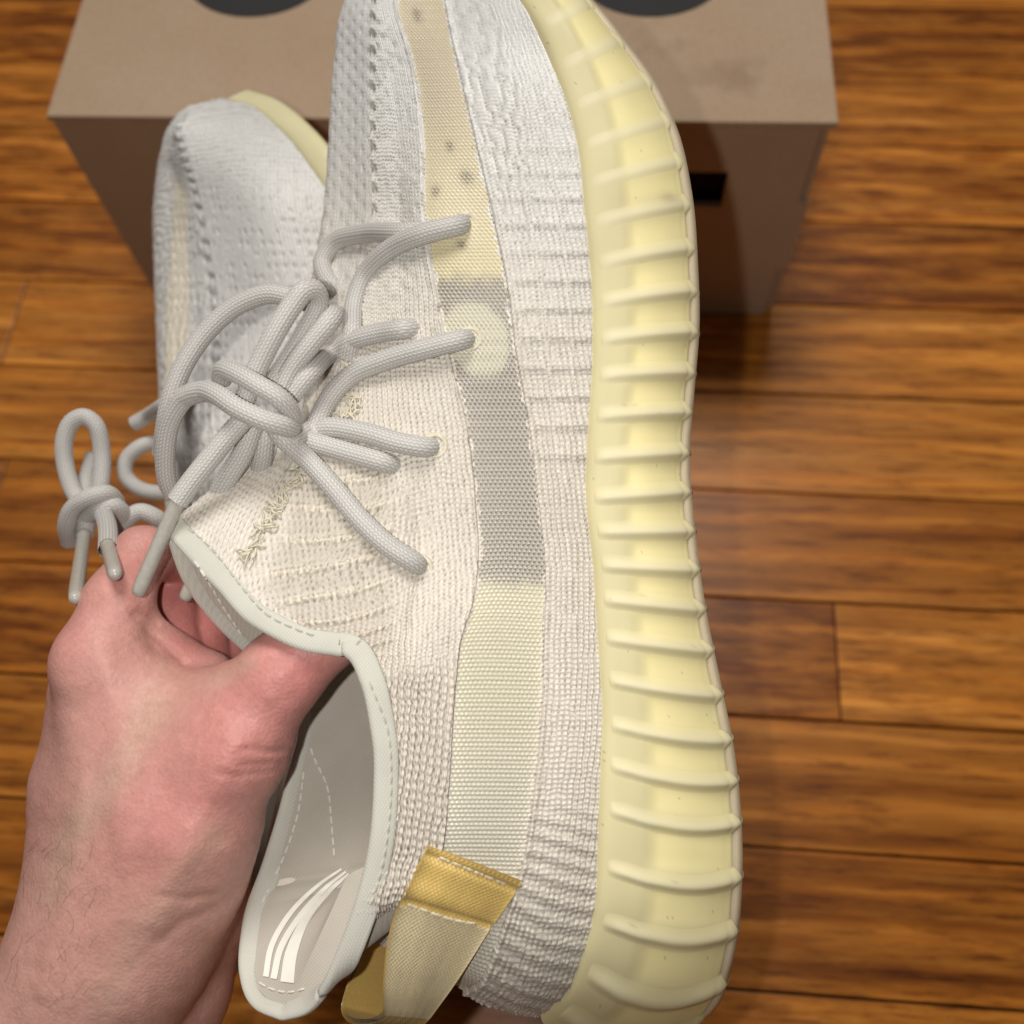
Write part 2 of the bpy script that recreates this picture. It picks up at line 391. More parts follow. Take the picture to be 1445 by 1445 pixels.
def knit(a, b, P=.00135, Q=.00118, k=.55, seed=0, jit=.22):
    """stockinette relief 0..1 and its holes: a across (wales), b along (courses), metres"""
    ja = (vnoise(a*420, b*420, seed)-.5)*jit*P*2; jb = (vnoise(a*380+9, b*380, seed+5)-.5)*jit*Q*2
    w_ = (a+ja)/P; col_ = np.floor(w_); x = w_ % 1-.5; ax_ = np.abs(x)
    off_ = ((col_*.618) % 1)*.3
    ph = (b+jb)/Q+ax_*2*k+off_
    c = .5+.5*np.cos(2*math.pi*ph)
    side = np.clip(1-(np.abs(ax_-.24)/.27)**2, 0, 1)
    d = np.abs(((b+jb)/Q+k+off_+.5) % 1-.5)
    hole = np.exp(-((.5-ax_)/.17)**2-(d/.24)**2)*(.55+.9*vnoise(a*700, b*700, seed+9))
    return np.clip(side*(.45+.55*c)-.5*hole, 0, 1), np.clip(hole, 0, 1)
def beads(a, b, P=.0011):
    r = np.floor(b/(P*.866)); x = (a/P+.5*(r % 2)) % 1-.5; y = (b/(P*.866)) % 1-.5
    return np.exp(-(x*x+y*y)/.05)

FA = Frame(25, 957, .0917, 1240, .285, .030/1540, 1430)
A_COLS = [
 [(-110,597,-100,-.3),(-80,655,-78,1.6),(-45,700,-42,2.9),(0,737,0,3.9),(100,787,100,4.6),(200,817,200,4.85),(300,829,300,4.85),(400,838,400,4.7),(500,839,500,4.5),(600,833,600,4.3),(700,830,700,4.1),(800,840,800,3.95),(900,846,900,3.8),(1000,852,1000,3.7),(1100,851,1100,3.6),(1200,848,1200,3.45),(1290,842,1290,3.1),(1350,825,1350,2.5),(1405,800,1405,1.4),(1440,765,1436,0)],
 [(-110,595,-98,-.3),(-80,640,-75,1.3),(-45,672,-40,2.4),(0,690,0,3.1),(100,722,100,3.9),(200,748,200,4.2),(300,765,300,4.3),(400,780,400,4.3),(500,788,500,4.15),(600,792,600,3.98),(700,797,700,3.83),(800,806,800,3.68),(900,808,900,3.57),(1000,810,1000,3.47),(1100,807,1100,3.38),(1200,798,1200,3.2),(1290,780,1300,2.7),(1350,765,1360,2.1),(1405,742,1407,1.1),(1440,710,1426,0)],
 [(-110,593,-96,-.3),(-80,622,-72,.9),(-45,625,-40,1.5),(0,627,0,1.9),(100,648,100,2.8),(200,671,200,3.3),(300,694,300,3.6),(400,715,400,3.68),(500,728,500,3.65),(600,746,600,3.52),(700,759,700,3.4),(800,769,800,3.3),(900,767,900,3.22),(1000,764,1000,3.15),(1100,755,1100,3.05),(1200,741,1200,2.8),(1290,715,1290,2.3),(1350,695,1345,1.7),(1405,675,1388,.9),(1440,652,1400,0)],
 [(-110,590,-95,-.3),(-80,590,-72,.3),(-45,565,-40,.5),(0,560,0,.8),(100,584,100,1.6),(200,596,200,2.1),(300,598,300,2.5),(400,614,400,2.7),(500,634,500,2.78),(600,659,600,2.82),(700,671,700,2.78),(800,675,800,2.78),(850,668,850,2.82),(900,652,900,2.85),(1000,641,1000,2.85),(1100,634,1100,2.75),(1200,625,1200,2.5),(1290,608,1280,2.0),(1350,595,1315,1.4),(1405,580,1332,.7),(1440,565,1338,0)],
 [(-110,588,-95,-.3),(-80,572,-73,0),(-45,545,-40,.2),(0,541,0,.45),(100,555,100,.9),(200,562,200,1.2),(300,566,300,1.5),(400,566,400,1.8),(500,573,500,2.0),(600,583,600,2.2),(650,590,650,2.25),(700,597,705,2.25),(750,602,760,2.25),(800,600,820,2.35),(850,588,872,2.5),(900,580,920,2.62),(1000,594,1005,2.65),(1100,594,1105,2.55),(1200,585,1205,2.3),(1290,555,1275,1.9),(1350,515,1290,1.2,.006),(1405,480,1294,.6,.012),(1440,452,1296,0,.017)],
 [(-110,586,-95,-.3),(-80,564,-74,-.15),(-45,538,-40,.05),(0,533,0,.25),(100,540,100,.5),(200,545,200,.65),(300,547,300,.85),(400,541,400,1.1),(500,535,500,1.3),(600,515,610,1.5),(650,500,675,1.6),(700,485,745,1.7),(750,480,805,1.85),(800,498,868,2.1),(850,520,904,2.3),(900,536,928,2.45),(1000,560,1015,2.6),(1100,562,1107,2.5),(1200,552,1207,2.25),(1290,526,1290,1.8),(1350,488,1318,1.15,.009),(1405,450,1330,.55,.017),(1440,420,1338,0,.022)],
 [(-110,585,-95,-.3),(-80,555,-74,-.3),(-45,532,-40,-.1),(0,526,0,0),(100,525,100,0),(200,526,200,0),(300,528,300,.1),(400,515,400,.2),(500,490,490,.4),(600,440,610,.6),(650,398,680,.8),(700,362,755,.9),(750,331,845,1.1),(800,380,888,1.5),(850,437,914,1.9),(900,496,922,2.25),(940,516,960,2.45),(1000,531,1030,2.5),(1100,535,1110,2.4),(1200,525,1210,2.15),(1290,496,1310,1.7),(1350,463,1386,1.1),(1405,432,1424,.5),(1440,400,1433,0)],
 [(-110,584,-95,-.3),(-80,548,-73,-.6),(-45,520,-40,-.7),(0,506,0,-.7),(100,496,100,-1.0),(200,493,200,-1.1),(300,490,300,-1.1),(400,476,400,-.9),(500,458,490,-.6),(600,424,615,-.1),(650,372,672,.2),(700,326,728,.4),(750,288,802,.5)],
 [(-110,583,-95,-.3),(-80,540,-72,-.9),(-45,510,-40,-1.2),(0,488,0,-1.5),(100,472,100,-1.9),(200,466,200,-2.1),(300,458,300,-2.1),(400,442,400,-1.9),(500,430,490,-1.6),(600,412,610,-.8),(650,345,660,-.5),(700,288,702,-.4),(750,240,748,-.2)],
]
A_FAR = [(750,240,748,-.2),(800,262,812,-.9),(850,296,862,-1.5),(900,345,912,-2.0),(940,388,945,-2.25),(1000,425,1000,-2.4),(1100,408,1110,-2.4),(1200,378,1215,-2.2),(1290,350,1300,-1.7),(1350,345,1370,-1.0),(1405,365,1418,-.5),(1440,400,1433,0)]
shoeA = tag(empty('sneaker', (0, 0, 0)), 'off-white knit sneaker with thick pale yellow ribbed sole, held nearest, amber heel strap', 'sneaker', 'pair of knit sneakers')
shoeA.location = Vector(world(FA.vw(1240, 0, 0))); SA_INV = Matrix.Translation(-shoeA.location)
ALL_VIS = []                                  # (verts, faces) used to find how deep a surface lies
def W(name, V, F, m, parent, **kw):
    o = mesh_np(name, np.asarray(V).reshape(-1, 3)-np.array(parent.location), F, m, parent, **kw); return o
def S(name, path, rad, m, parent, root=None, nseg=12, **kw):
    V, F = tube(path, rad, nseg, **kw); root = root or parent
    me = bpy.data.meshes.new(name); V = V-np.array(root.location)
    me.from_pydata(V.tolist(), [], [tuple(dict.fromkeys(f)) for f in F.tolist()]); me.update()
    me.polygons.foreach_set('use_smooth', np.ones(len(me.polygons), bool))
    return new_obj(name, me, m, parent)

# ---- sneaker A, viewer's side of the knit
colsA = [column(FA, c) for c in A_COLS]
STEP = 1.7
tA = np.arange(-110, 1440+STEP, STEP)
netA = eval_cols(colsA[:7], tA)
cntA = [30, 26, 60, 44, 44, 60]
PA = world(patch(netA, cntA)); off = np.r_[0, np.cumsum(cntA)]
NA = face_cam(PA, grid_normals(PA))
rowlen = np.r_[0, np.cumsum(np.linalg.norm(np.diff(PA[:, off[3]], axis=0), axis=1))]
bA = np.repeat(rowlen[:, None], PA.shape[1], 1)
cum = np.concatenate([np.zeros((len(tA), 1)), np.cumsum(np.linalg.norm(np.diff(PA, axis=1), axis=2), axis=1)], 1)
aA = cum-cum[:, off[2]:off[2]+1]               # 0 at the band's sole-side edge, + towards the seam
TT = np.repeat(tA[:, None], PA.shape[1], 1)
cidx = np.arange(PA.shape[1])
SC = np.interp(cidx, off, np.arange(7.))[None, :]*np.ones_like(TT)     # column coordinate 0 sole .. 6 seam / collar
# fold relief
big = (vnoise(aA*60, bA*40, 21)-.5)*.0012*sstep(0, 60, TT)
K, HO = knit(aA, bA, seed=1)
hgt = .0007*K
coolw = sstep(620, 80, TT)[..., None]
base = np.array([.785, .73, .65]); cool = np.array([.82, .82, .81])  # cooler light on the toe is put into the yarn colour
alb = np.empty(PA.shape); alb[:] = base; alb = alb*(1-coolw)+cool*coolw
tn_ = (1-.6*sstep(150, 40, TT))
alb *= (1-(.74*HO*tn_)[..., None]*np.array([.92, .96, 1.05]))*(1-.12*(1-K)[..., None])
# toe: finer, smoother knit
toe = 1-sstep(60, 170, TT)
hgt *= 1-.45*toe
# window ribs between band and sole
win = sstep(110, 190, TT)*(1-sstep(640, 680, TT))*(SC < 1.95)
per = .0074; ph = (bA/per) % 1
ledge = np.exp(-((ph-.30)/.11)**2); slot = np.exp(-((ph-.52)/.10)**2)
cellx = (SC*1.55+.1) % 1; vr = np.exp(-((cellx-.06)/.09)**2)+np.exp(-((cellx-1.06)/.09)**2)
incell = np.clip(1-vr, 0, 1)
wy = sstep(150, 330, TT)*(.55+.45*np.clip(1-SC/1.9, 0, 1))
hgt += win*wy*(.00035*ledge*incell-.00012*slot*incell+.00035*vr)
dots = (beads(aA, bA, .0009) < .45)
alb *= (1-.30*win*wy*(slot > .4)*incell*dots)[..., None]
# plain V rows low on the heel, turning into bold ribs at the back
hr = sstep(1090, 1200, TT)*(SC < 2.2)
ribp = ((bA+aA*.28)/.0039) % 1
rb = .5+.5*np.cos(2*math.pi*ribp)
hgt += hr*(.00042*rb-.0002); alb *= (1-.16*hr*(1-rb))[..., None]
# coarse knit beside the collar
cz = sstep(905, 950, TT)*(SC > 2.98)
K2, HO2 = knit(aA, bA+aA*.30, .00165, .00205, .5, 8)
hgt = hgt*(1-cz)+cz*(.0010*K2); alb = alb*(1-cz[..., None])+cz[..., None]*(base*np.array([.97, .955, .945])*(1-.6*HO2*1.0-.14*(1-K2))[..., None])
# rib rows with shiny chain on the tongue-side flap
fz = sstep(590, 660, TT)*(1-sstep(860, 920, TT))*sstep(4.25, 4.7, SC)*(1-sstep(5.55, 5.8, SC))
sx = (SC-4)*.5
rp = ((bA*1.0+.004*sx)/.0052) % 1
chain = np.exp(-((rp-.5)/.13)**2)
hgt += fz*(.0012*chain*(.55+.45*np.sin(aA*2*math.pi/.0019+np.floor(bA/.0052)*2)))-fz*.0003
alb = alb*(1-.2*fz*(1-chain))[..., None]*(1+.08*fz*chain)[..., None]*np.where(fz[..., None] > .01, 1-fz[..., None]*np.array([0, .02, .05]), 1)
# shallow crease round the flap
cr = np.exp(-((SC-4.08)/.16)**2)*sstep(640, 740, TT)*(1-sstep(850, 920, TT)); hgt -= .0011*cr
# seam: row of picked holes and puffs along the centre line
se = (SC > 5.1)*(TT < 640); sa = cum[:, off[6]:off[6]+1]-cum
hp = (bA/.0062) % 1
pit = np.exp(-((hp-.5)/.2)**2-((sa-.0012)/.0011)**2); pit2 = .5*np.exp(-((hp-.0)/.22)**2-((sa-.0034)/.0012)**2)
puff = np.exp(-((hp-.0)/.25)**2-((sa-.0012)/.0014)**2)
hgt += se*(-.0013*pit-.0005*pit2+.0007*puff); alb *= (1-se*(.5*pit+.22*pit2))[..., None]*np.array([1, 1, 1])
alb[..., 2] *= (1-.12*se*(pit+puff))
# dimple rows over the vamp
vz = (TT < 520)*(SC > 3.05)*(SC < 5.4)
dm = np.exp(-(((bA/.0056+.5*(np.floor(aA/.0036) % 2)) % 1-.5)/.22)**2-(((aA/.0036) % 1-.5)/.26)**2)*sstep(.3, .6, vnoise(aA*200, bA*140, 31))
hgt -= vz*.0003*dm; alb *= (1-.12*vz*dm)[..., None]
alb *= (1-.05*(vnoise(aA*90, bA*90, 77)))[..., None]
# stray bright filaments
fl_ = (vnoise(aA*1500, bA*420, 51) > .86); alb = np.where((fl_ & (SC < 2))[..., None], np.minimum(alb*1.12, .9), alb)
# the clear mesh band
band = (SC >= 2)&(SC <= 3)
bd = beads(aA, bA, .00115)
cols_t = [(-110, (.68, .60, .43)), (120, (.68, .60, .45)), (300, (.68, .61, .42)), (380, (.68, .61, .39)), (404, (.39, .355, .295)), (418, (.42, .38, .325)), (430, (.42, .385, .33)), (530, (.42, .385, .335)), (810, (.42, .385, .335)), (840, (.66, .625, .47)), (1000, (.65, .62, .485)), (1150, (.66, .63, .53)), (1440, (.62, .59, .50))]
ct = np.stack([np.interp(tA+0, [c[0] for c in cols_t], [c[1][k] for c in cols_t]) for k in range(3)], -1)[:, None, :]*np.ones_like(PA)
jag = (vnoise(aA*420, bA*420, 41)-.5)*10
edge_row = TT+jag
ct = np.stack([np.interp(edge_row, [c[0] for c in cols_t], [c[1][k] for c in cols_t]) for k in range(3)], -1)
pad = sstep(1.16, .86, np.hypot((SC-2.55)/.47, (TT-478)/53)+jag*.006); pad = pad*.66; ct = ct*(1-pad[..., None])+pad[..., None]*np.array([.70, .68, .52])
spots = np.zeros_like(TT)
for (st, sc_, r_) in ((205, 2.45, .9), (248, 2.25, 1.3), (268, 2.78, 1.0), (20, 2.55, 1.2), (345, 2.5, .8)):
    spots = np.maximum(spots, np.exp(-((TT-st)/(9*r_))**2-((SC-sc_)/(.09*r_))**2))
ct *= (1-.42*spots*(bd < .5))[..., None]
grey = (ct[..., 0] < .53)
pitm = beads(aA+.0004, bA+.0005, .00115)
ct = np.where(grey[..., None], ct*(1-.9*pitm[..., None])+.42*(bd**1.5)[..., None], ct*(1-.3*pitm[..., None])+.16*bd[..., None])
hb = .0005*bd-.0005-.0003*pitm
hgt = np.where(band, hb, hgt+.0002)
e = np.minimum(np.abs(SC-2), np.abs(SC-3)); lip = np.exp(-(e/.10)**2)
hgt = np.where(band, hgt, hgt+.0004*lip*(.3+1.2*vnoise(aA*700, bA*700, 61)))
je = (vnoise(aA*760, bA*760, 71)-.5)*.09
bandc = (SC+je >= 2.03)&(SC-je*.8 <= 2.97)
alb = np.where(bandc[..., None], ct, alb)
edge = sstep(0, .12, SC)                       # the knit tucks under the sole's rim
hgt = hgt*edge
PD = PA+NA*(hgt+big)[..., None]
# front flap and far half of the toe (beyond the centre seam)
tF = tA[tA <= 751]; netF = np.concatenate([eval_cols(colsA[6:], tF)], 1)
def med(t, v, wc): return np.array([FA.vw(tt, v, ww) for tt, ww in zip(t, wc)])
wt = np.interp(tF, [-110, -80, -45, 0, 100, 300, 750], [.3, 1.6, 2.9, 3.9, 4.6, 4.8, 4.0])
hv = np.interp(tF, [-110, -45, 100, 300, 750], [4.6, 4.2, 3.4, 3.1, 3.2])
mb = np.stack([FA.vw(t_, v_, -w_) for t_, v_, w_ in zip(np.maximum(tF, -92), hv, wt)])
mb[tF < -60] = mb[tF < -60]*.5+netF[tF < -60, 2]*.5
mid = netF[:, 2]*.5+mb*.5-FA.W*.012*sstep(-110, 0, tF)[:, None]
netF = np.concatenate([netF, mid[:, None], mb[:, None]], 1)
cntF = [44, 44, 40, 24]
PF = world(patch(netF, cntF)); NF = face_cam(PF[:, :88], grid_normals(PF[:, :88])); nfull = grid_normals(PF)
if np.sum(nfull[:, :88]*NF) < 0: nfull = -nfull
NF = nfull
aF = np.concatenate([np.zeros((len(tF), 1)), np.cumsum(np.linalg.norm(np.diff(PF, axis=1), axis=2), axis=1)], 1)
bF = np.repeat(rowlen[:len(tF), None], PF.shape[1], 1); TF = np.repeat(tF[:, None], PF.shape[1], 1)
KF, HF_ = knit(aF, bF, seed=2); hF = .00042*KF
albF = np.empty(PF.shape); cw = sstep(620, 80, TF)[..., None]; albF[:] = base; albF = albF*(1-cw)+cool*cw; albF *= (1-.45*HF_-.1*(1-KF))[..., None]  # the toe's painted cool light continues past the seam
hp = (bF/.0062) % 1
dmF = np.exp(-(((bF/.0056+.5*(np.floor(aF/.0036) % 2)) % 1-.5)/.22)**2-(((aF/.0036) % 1-.5)/.26)**2)*(TF < 560)
hF -= .0004*dmF; albF *= (1-.14*dmF)[..., None]
pitF = np.exp(-((hp-.5)/.2)**2-((aF-.0006)/.0010)**2)*(TF < 640); hF -= .0009*pitF; albF *= (1-.45*pitF)[..., None]
hF[:, 0] = hgt[:len(tF), -1]
PFD = PF+NF*hF[..., None]; PFD[:, 0] = PD[:len(tF), -1]
# far side wall of the heel half
tH = tA[tA >= 750][::3]
farc = column(FA, A_FAR); far = hermite(*farc, tH)
def mirror_col(k):
    t, P = colsA[k]; w_ = np.array([q[3] for q in A_COLS[k]])*.01
    return t, P-2*FA.W[None]*w_[:, None]
mcols = [mirror_col(k) for k in (0, 1, 2, 3, 4)]
mir = eval_cols(mcols, tH)
mir[:, 2:] -= (FA.W*.007)[None, None]*np.interp(tH, [750, 1340, 1430], [1, 1, .2])[:, None, None]
netH = np.concatenate([mir, far[:, None]], 1)
mbH = mir[:, 0]; midH = mir[:, 3]
PH = world(patch(netH, [20, 20, 20, 20, 24]))
back = eval_cols(colsA[:7], tH[-1:])[0]
hF2 = len(PH)
# one knit mesh: viewer's half without the band, the band is its own mesh
nr, nc = PD.shape[:2]
def sub(c0, c1): return PD[:, c0:c1+1], alb[:, c0:c1+1]
parts = []; colsl = []
for c0, c1 in ((0, off[2]), (off[3], off[6])):
    V, C = sub(c0, c1); parts.append((V.reshape(-1, 3), grid_faces(V.shape[0], V.shape[1]))); colsl.append(C.reshape(-1, 3))
parts.append((PFD.reshape(-1, 3), grid_faces(*PFD.shape[:2]))); colsl.append(albF.reshape(-1, 3))
parts.append((PH.reshape(-1, 3), grid_faces(*PH.shape[:2]))); colsl.append(np.tile(base, (PH.shape[0]*PH.shape[1], 1)))
V, F = join_VF(parts); W('knit_upper', V, F, M_KNIT, shoeA, col=np.vstack(colsl)); ALL_VIS.append((V, F))
V, C = sub(off[2], off[3]); W('side_band', V, grid_faces(V.shape[0], V.shape[1]), M_MESH, shoeA, col=np.clip(C, 0, .95))
ALL_VIS.append((V.reshape(-1, 3), grid_faces(V.shape[0], V.shape[1])))

# ---- sneaker A: sole
edgeR = [(-110,606,-124,0),(-105,634,-122,.9),(-97,662,-118,1.45),(-80,696,-108,2.1),(-45,756,-70,3.2),(0,825,0,4.25),(60,873,60,4.75),(100,903,100,4.95),(180,943,180,5.2),(270,964,270,5.25),(380,973,380,5.1),(450,975,450,4.9),(560,967,560,4.6),(650,961,650,4.45),(740,968,740,4.35),(860,984,860,4.2),(960,1004,960,4.1),(1060,1024,1060,4.0),(1160,1034,1160,3.85),(1240,1035,1240,3.7),(1300,1030,1312,3.3),(1350,1018,1372,2.7),(1405,990,1432,1.5),(1440,930,1472,0)]
rc = column(FA, edgeR); tS = np.arange(-110, 1441, 3.)
bord = hermite(*colsA[0], tS); edg = hermite(*rc, tS)
nB = FA.W[None]*sstep(-110, 0, tS)[:, None]*(1-sstep(1300, 1440, tS))[:, None]+np.array([0, 1., 0])[None]*sstep(1300, 1440, tS)[:, None]-np.array([0, .8, 0])*(1-sstep(-110, 0, tS))[:, None]
nB /= np.linalg.norm(nB, axis=1, keepdims=True)+1e-9
s0 = bord+FA.U*.0012+nB*.0006
def sl(f, bul): return bord*(1-f)+edg*f+nB*bul
netS = np.stack([bord-nB*.003+FA.U*.0008, bord+nB*.0012+FA.U*.0004, sl(.14, .0038), sl(.45, .0052), sl(.8, .0034), sl(.965, .0014), edg-nB*.0004-FA.U*.0010], 1)
PS = world(patch(netS, [4, 12, 26, 26, 14, 6]))
sS = np.interp(np.arange(PS.shape[1]), np.r_[0, np.cumsum([4, 12, 26, 26, 14, 6])], [-.03, 0, .14, .45, .8, .965, 1])[None]*np.ones((len(tS), 1))
TS = np.repeat(tS[:, None], PS.shape[1], 1)
RIBS_R = [-60, 0, 58, 115, 172, 230, 290, 352, 412, 470, 527, 583, 640, 695, 750, 805, 861, 919, 982, 1045, 1103, 1162, 1239, 1302, 1365, 1415]
tilt = lambda y: np.interp(y, [-60, 150, 290, 420, 530, 700, 861, 982, 1103, 1239, 1302, 1420], [-45, -42, -30, -18, -6, -8, 16, 24, 26, 18, 6, 0])
# milky shell, brighter foam core showing in the cells between ribs
shell = np.array([.73, .665, .395]); core = np.array([.96, .865, .455])
cell = sstep(.22, .36, sS)*(1-.55*sstep(.9, 1.0, sS))
rel = np.zeros_like(TS)
for y in RIBS_R:
    yy = y-tilt(y)*(1-sS)
    rel = np.maximum(rel, np.exp(-((TS-yy)/15.)**2))
fade = .35+.65*sstep(150, 420, TS)
colS = shell+(core-shell)*(cell*(1-.75*rel*fade))[..., None]
colS = colS*(1-.06*vnoise(TS*.02, sS*5, 4))[..., None]
smg = np.exp(-((TS-287)/11.)**2-((sS-.78)/.13)**2)+.35*np.exp(-((TS-292)/16.)**2-((sS-.5)/.3)**2)
colS = colS*(1-.42*smg[..., None]*np.array([.8, .85, .7]))
sp_ = (vnoise(TS*.5, sS*110, 9) > .985)*1.0; colS = colS*(1-.35*sp_)[..., None]
NS = grid_normals(PS); NS = face_cam(PS, NS)
PSd = PS+NS*(-.0007*cell*(1-rel*fade))[..., None]
med_edge = edg-2*FA.W*np.interp(tS, rc[0], [p[3] for p in edgeR])[:, None]*.01
bot = world(np.stack([edg-nB*.0012-FA.U*.0010, edg*.7+med_edge*.3-FA.U*.001, edg*.3+med_edge*.7-FA.U*.001, med_edge], 1))
medb = bord-2*FA.W*np.interp(tS, colsA[0][0], [p[3] for p in A_COLS[0]])[:, None]*.01
medw = world(np.stack([med_edge, med_edge*.5+medb*.5-FA.W*.005*sstep(-110, 0, tS)[:, None]*(1-sstep(1300, 1440, tS))[:, None], medb], 1))
V, F = join_VF([(PSd.reshape(-1, 3), grid_faces(*PSd.shape[:2])), (bot.reshape(-1, 3), grid_faces(*bot.shape[:2])), (medw.reshape(-1, 3), grid_faces(*medw.shape[:2]))])
C = np.vstack([colS.reshape(-1, 3), np.tile(shell, (bot.shape[0]*4, 1)), np.tile(shell, (medw.shape[0]*3, 1))])
W('midsole', V, F, M_RUB, shoeA, col=C); ALL_VIS.append((V, F))
# ribs over the side wall, each one a moulded bar
tsx = PS.shape[1]
def on_wall(y, s):                             # world point + outward normal on the side wall at station y, fraction s
    i = np.interp(y, tS, np.arange(len(tS))); j = np.interp(s, sS[0], np.arange(tsx))
    i0 = int(np.clip(i, 0, len(tS)-2)); j0 = int(np.clip(j, 0, tsx-2)); fi, fj = i-i0, j-j0
    q = lambda A: (A[i0, j0]*(1-fi)*(1-fj)+A[i0+1, j0]*fi*(1-fj)+A[i0, j0+1]*(1-fi)*fj+A[i0+1, j0+1]*fi*fj)
    return q(PS), q(NS)
def bil(A, ti, si):                            # bilinear sample of a wall grid at stations ti, fractions si (arrays)
    i = np.clip(np.interp(ti, tS, np.arange(len(tS))), 0, len(tS)-1.001); j = np.clip(np.interp(si, sS[0], np.arange(tsx)), 0, tsx-1.001)
    i0 = i.astype(int); j0 = j.astype(int); fi = (i-i0)[..., None]; fj = (j-j0)[..., None]
    return A[i0, j0]*(1-fi)*(1-fj)+A[i0+1, j0]*fi*(1-fj)+A[i0, j0+1]*(1-fi)*fj+A[i0+1, j0+1]*fi*fj
for y in RIBS_R:
    fz_ = .22+.78*float(sstep(150, 600, y)); bow = 12*float(sstep(900, 1250, y)); hw = 19.
    S_ = np.r_[np.linspace(.035, .12, 8), np.linspace(.15, .9, 16), np.linspace(.92, 1.10, 12)]
    U_ = np.linspace(-1, 1, 17)
    s2, u2 = np.meshgrid(S_, U_, indexing='ij'); sc = np.clip(s2, 0, 1)
    yy = np.clip(y-tilt(y)*(1-sc)+bow*np.sin(np.clip((sc-.05)/.95, 0, 1)*math.pi)+u2*hw, -109, 1439)
    B_ = bil(PSd, yy, sc); N_ = bil(NS, yy, sc); N_ /= np.linalg.norm(N_, axis=-1, keepdims=True)
    E0 = bil(PS, yy, np.full_like(sc, 1.)); E1 = bil(PS, yy, np.full_like(sc, .9)); ed = E0-E1; ed /= np.linalg.norm(ed, axis=-1, keepdims=True)
    over = np.clip((s2-1)/.10, 0, 1)[..., None]
    th = (np.clip((s2-.90)/.10, 0, 1)*1.15+np.clip((s2-1)/.10, 0, 1)*.6)[..., None]
    d_ = N_*np.cos(th)+ed*np.sin(th)
    us = np.where(u2 < 0, u2*.9, u2*1.25)          # a little steeper on the heel side
    prof = np.exp(-(us/.48)**2); endf = np.sqrt(np.clip((s2-.035)/.085, 0, 1))*np.sqrt(np.clip((1.10-s2)/.05, 0, 1))
    h = (.00095*fz_*(.8+.2*np.sin(s2*3))*prof+.0021*np.clip((s2-.94)/.06, 0, 1)*np.sqrt(np.clip(1-(us/.72)**2, 0, 1)))*endf-.00005
    P_ = B_+ed*(over*.0006)-N_*(over*.0022)+d_*h[..., None]
    c_ = bil(colS, yy, sc); milk = np.array([.85, .79, .555]); q_ = (.6*prof*endf)[..., None]; c_ = c_*(1-q_)+milk*q_
    W('sole_rib', P_, grid_faces(*P_.shape[:2]), M_RUB, shoeA, col=c_.reshape(-1, 3))
# thin clear outsole sheet
o1 = edg+nB*.0009-FA.U*.0002; o2 = edg+nB*.0009-FA.U*.0020; o3 = edg-nB*.004-FA.U*.0028; o0 = sl(.93, .0002)
V = world(np.stack([o0, o1, o2, o3, med_edge-FA.U*.0028], 1)); V = V.reshape(-1, 3)
W('outsole', V, grid_faces(len(tS), 5), M_OUT, shoeA)

# ---- collar: binding, lining
def stitches(name, path, n_off, m, parent, length=.0017, gap=.0010, r=.00022):
    """dashed thread along a world path"""
    P = spline(path, step=.0003); L = np.r_[0, np.cumsum(np.linalg.norm(np.diff(P, axis=0), axis=1))]
    pr = []; s = .001
    while s+length < L[-1]:
        q = np.linspace(s, s+length, 5); pts = np.stack([np.interp(q, L, P[:, k]) for k in range(3)], -1)
        vdir = CAM-pts.mean(0); vdir /= np.linalg.norm(vdir)
        pts = pts+vdir*(np.sin(np.linspace(0, math.pi, 5))*.00022)[:, None]
        pr.append(tube(pts, r, 6)); s += length+gap
    V, F = join_VF(pr)
    me = bpy.data.meshes.new(name); V = V-np.array(parent.location if parent.parent is None else parent.parent.location)
    me.from_pydata(V.tolist(), [], [tuple(dict.fromkeys(f)) for f in F.tolist()]); me.update()
    o = new_obj(name, me, m, parent); o['kind'] = 'stuff'; return o
tc_ = np.linspace(750, 1440, 240)
near = hermite(*colsA[6], tc_); far_ = hermite(*farc, tc_)
tipl = spline(eval_cols(colsA[6:], np.array([750.]))[0], 30)[::-1]      # tongue tip -> front edge
def bind_strip(name, edge, inward, width, parent, side=1, thick=.0012):
    """folded tape along an edge: wraps from the outside over the edge to the inside"""
    E = edge; T = np.gradient(E, axis=0); T /= np.linalg.norm(T, axis=1, keepdims=True)
    I = inward-T*np.sum(inward*T, 1, keepdims=True); I /= np.linalg.norm(I, axis=1, keepdims=True)
    Nn = np.cross(T, I); vd = -E; vd /= np.linalg.norm(vd, axis=1, keepdims=True)
    Nn *= np.sign(np.sum(Nn*vd, 1, keepdims=True)+1e-9)
    prof = [(width, .0003), (width*.97, thick*.9), (width*.6, thick*1.25), (width*.15, thick*1.2), (-.0008, thick*.75), (-.0013, 0), (-.0008, -thick*.8), (width*.2, -thick*1.2), (width*.7, -thick*1.1), (width, -.0006)]
    net = np.stack([E+I*a+Nn*b for a, b in prof], 1)
    P = world(patch(net, [3, 4, 6, 5, 4, 4, 5, 6, 4]))
    return P
inn = hermite(*colsA[5], tc_)-near
front = np.vstack([tipl, world(near)[:0]]) if False else tipl
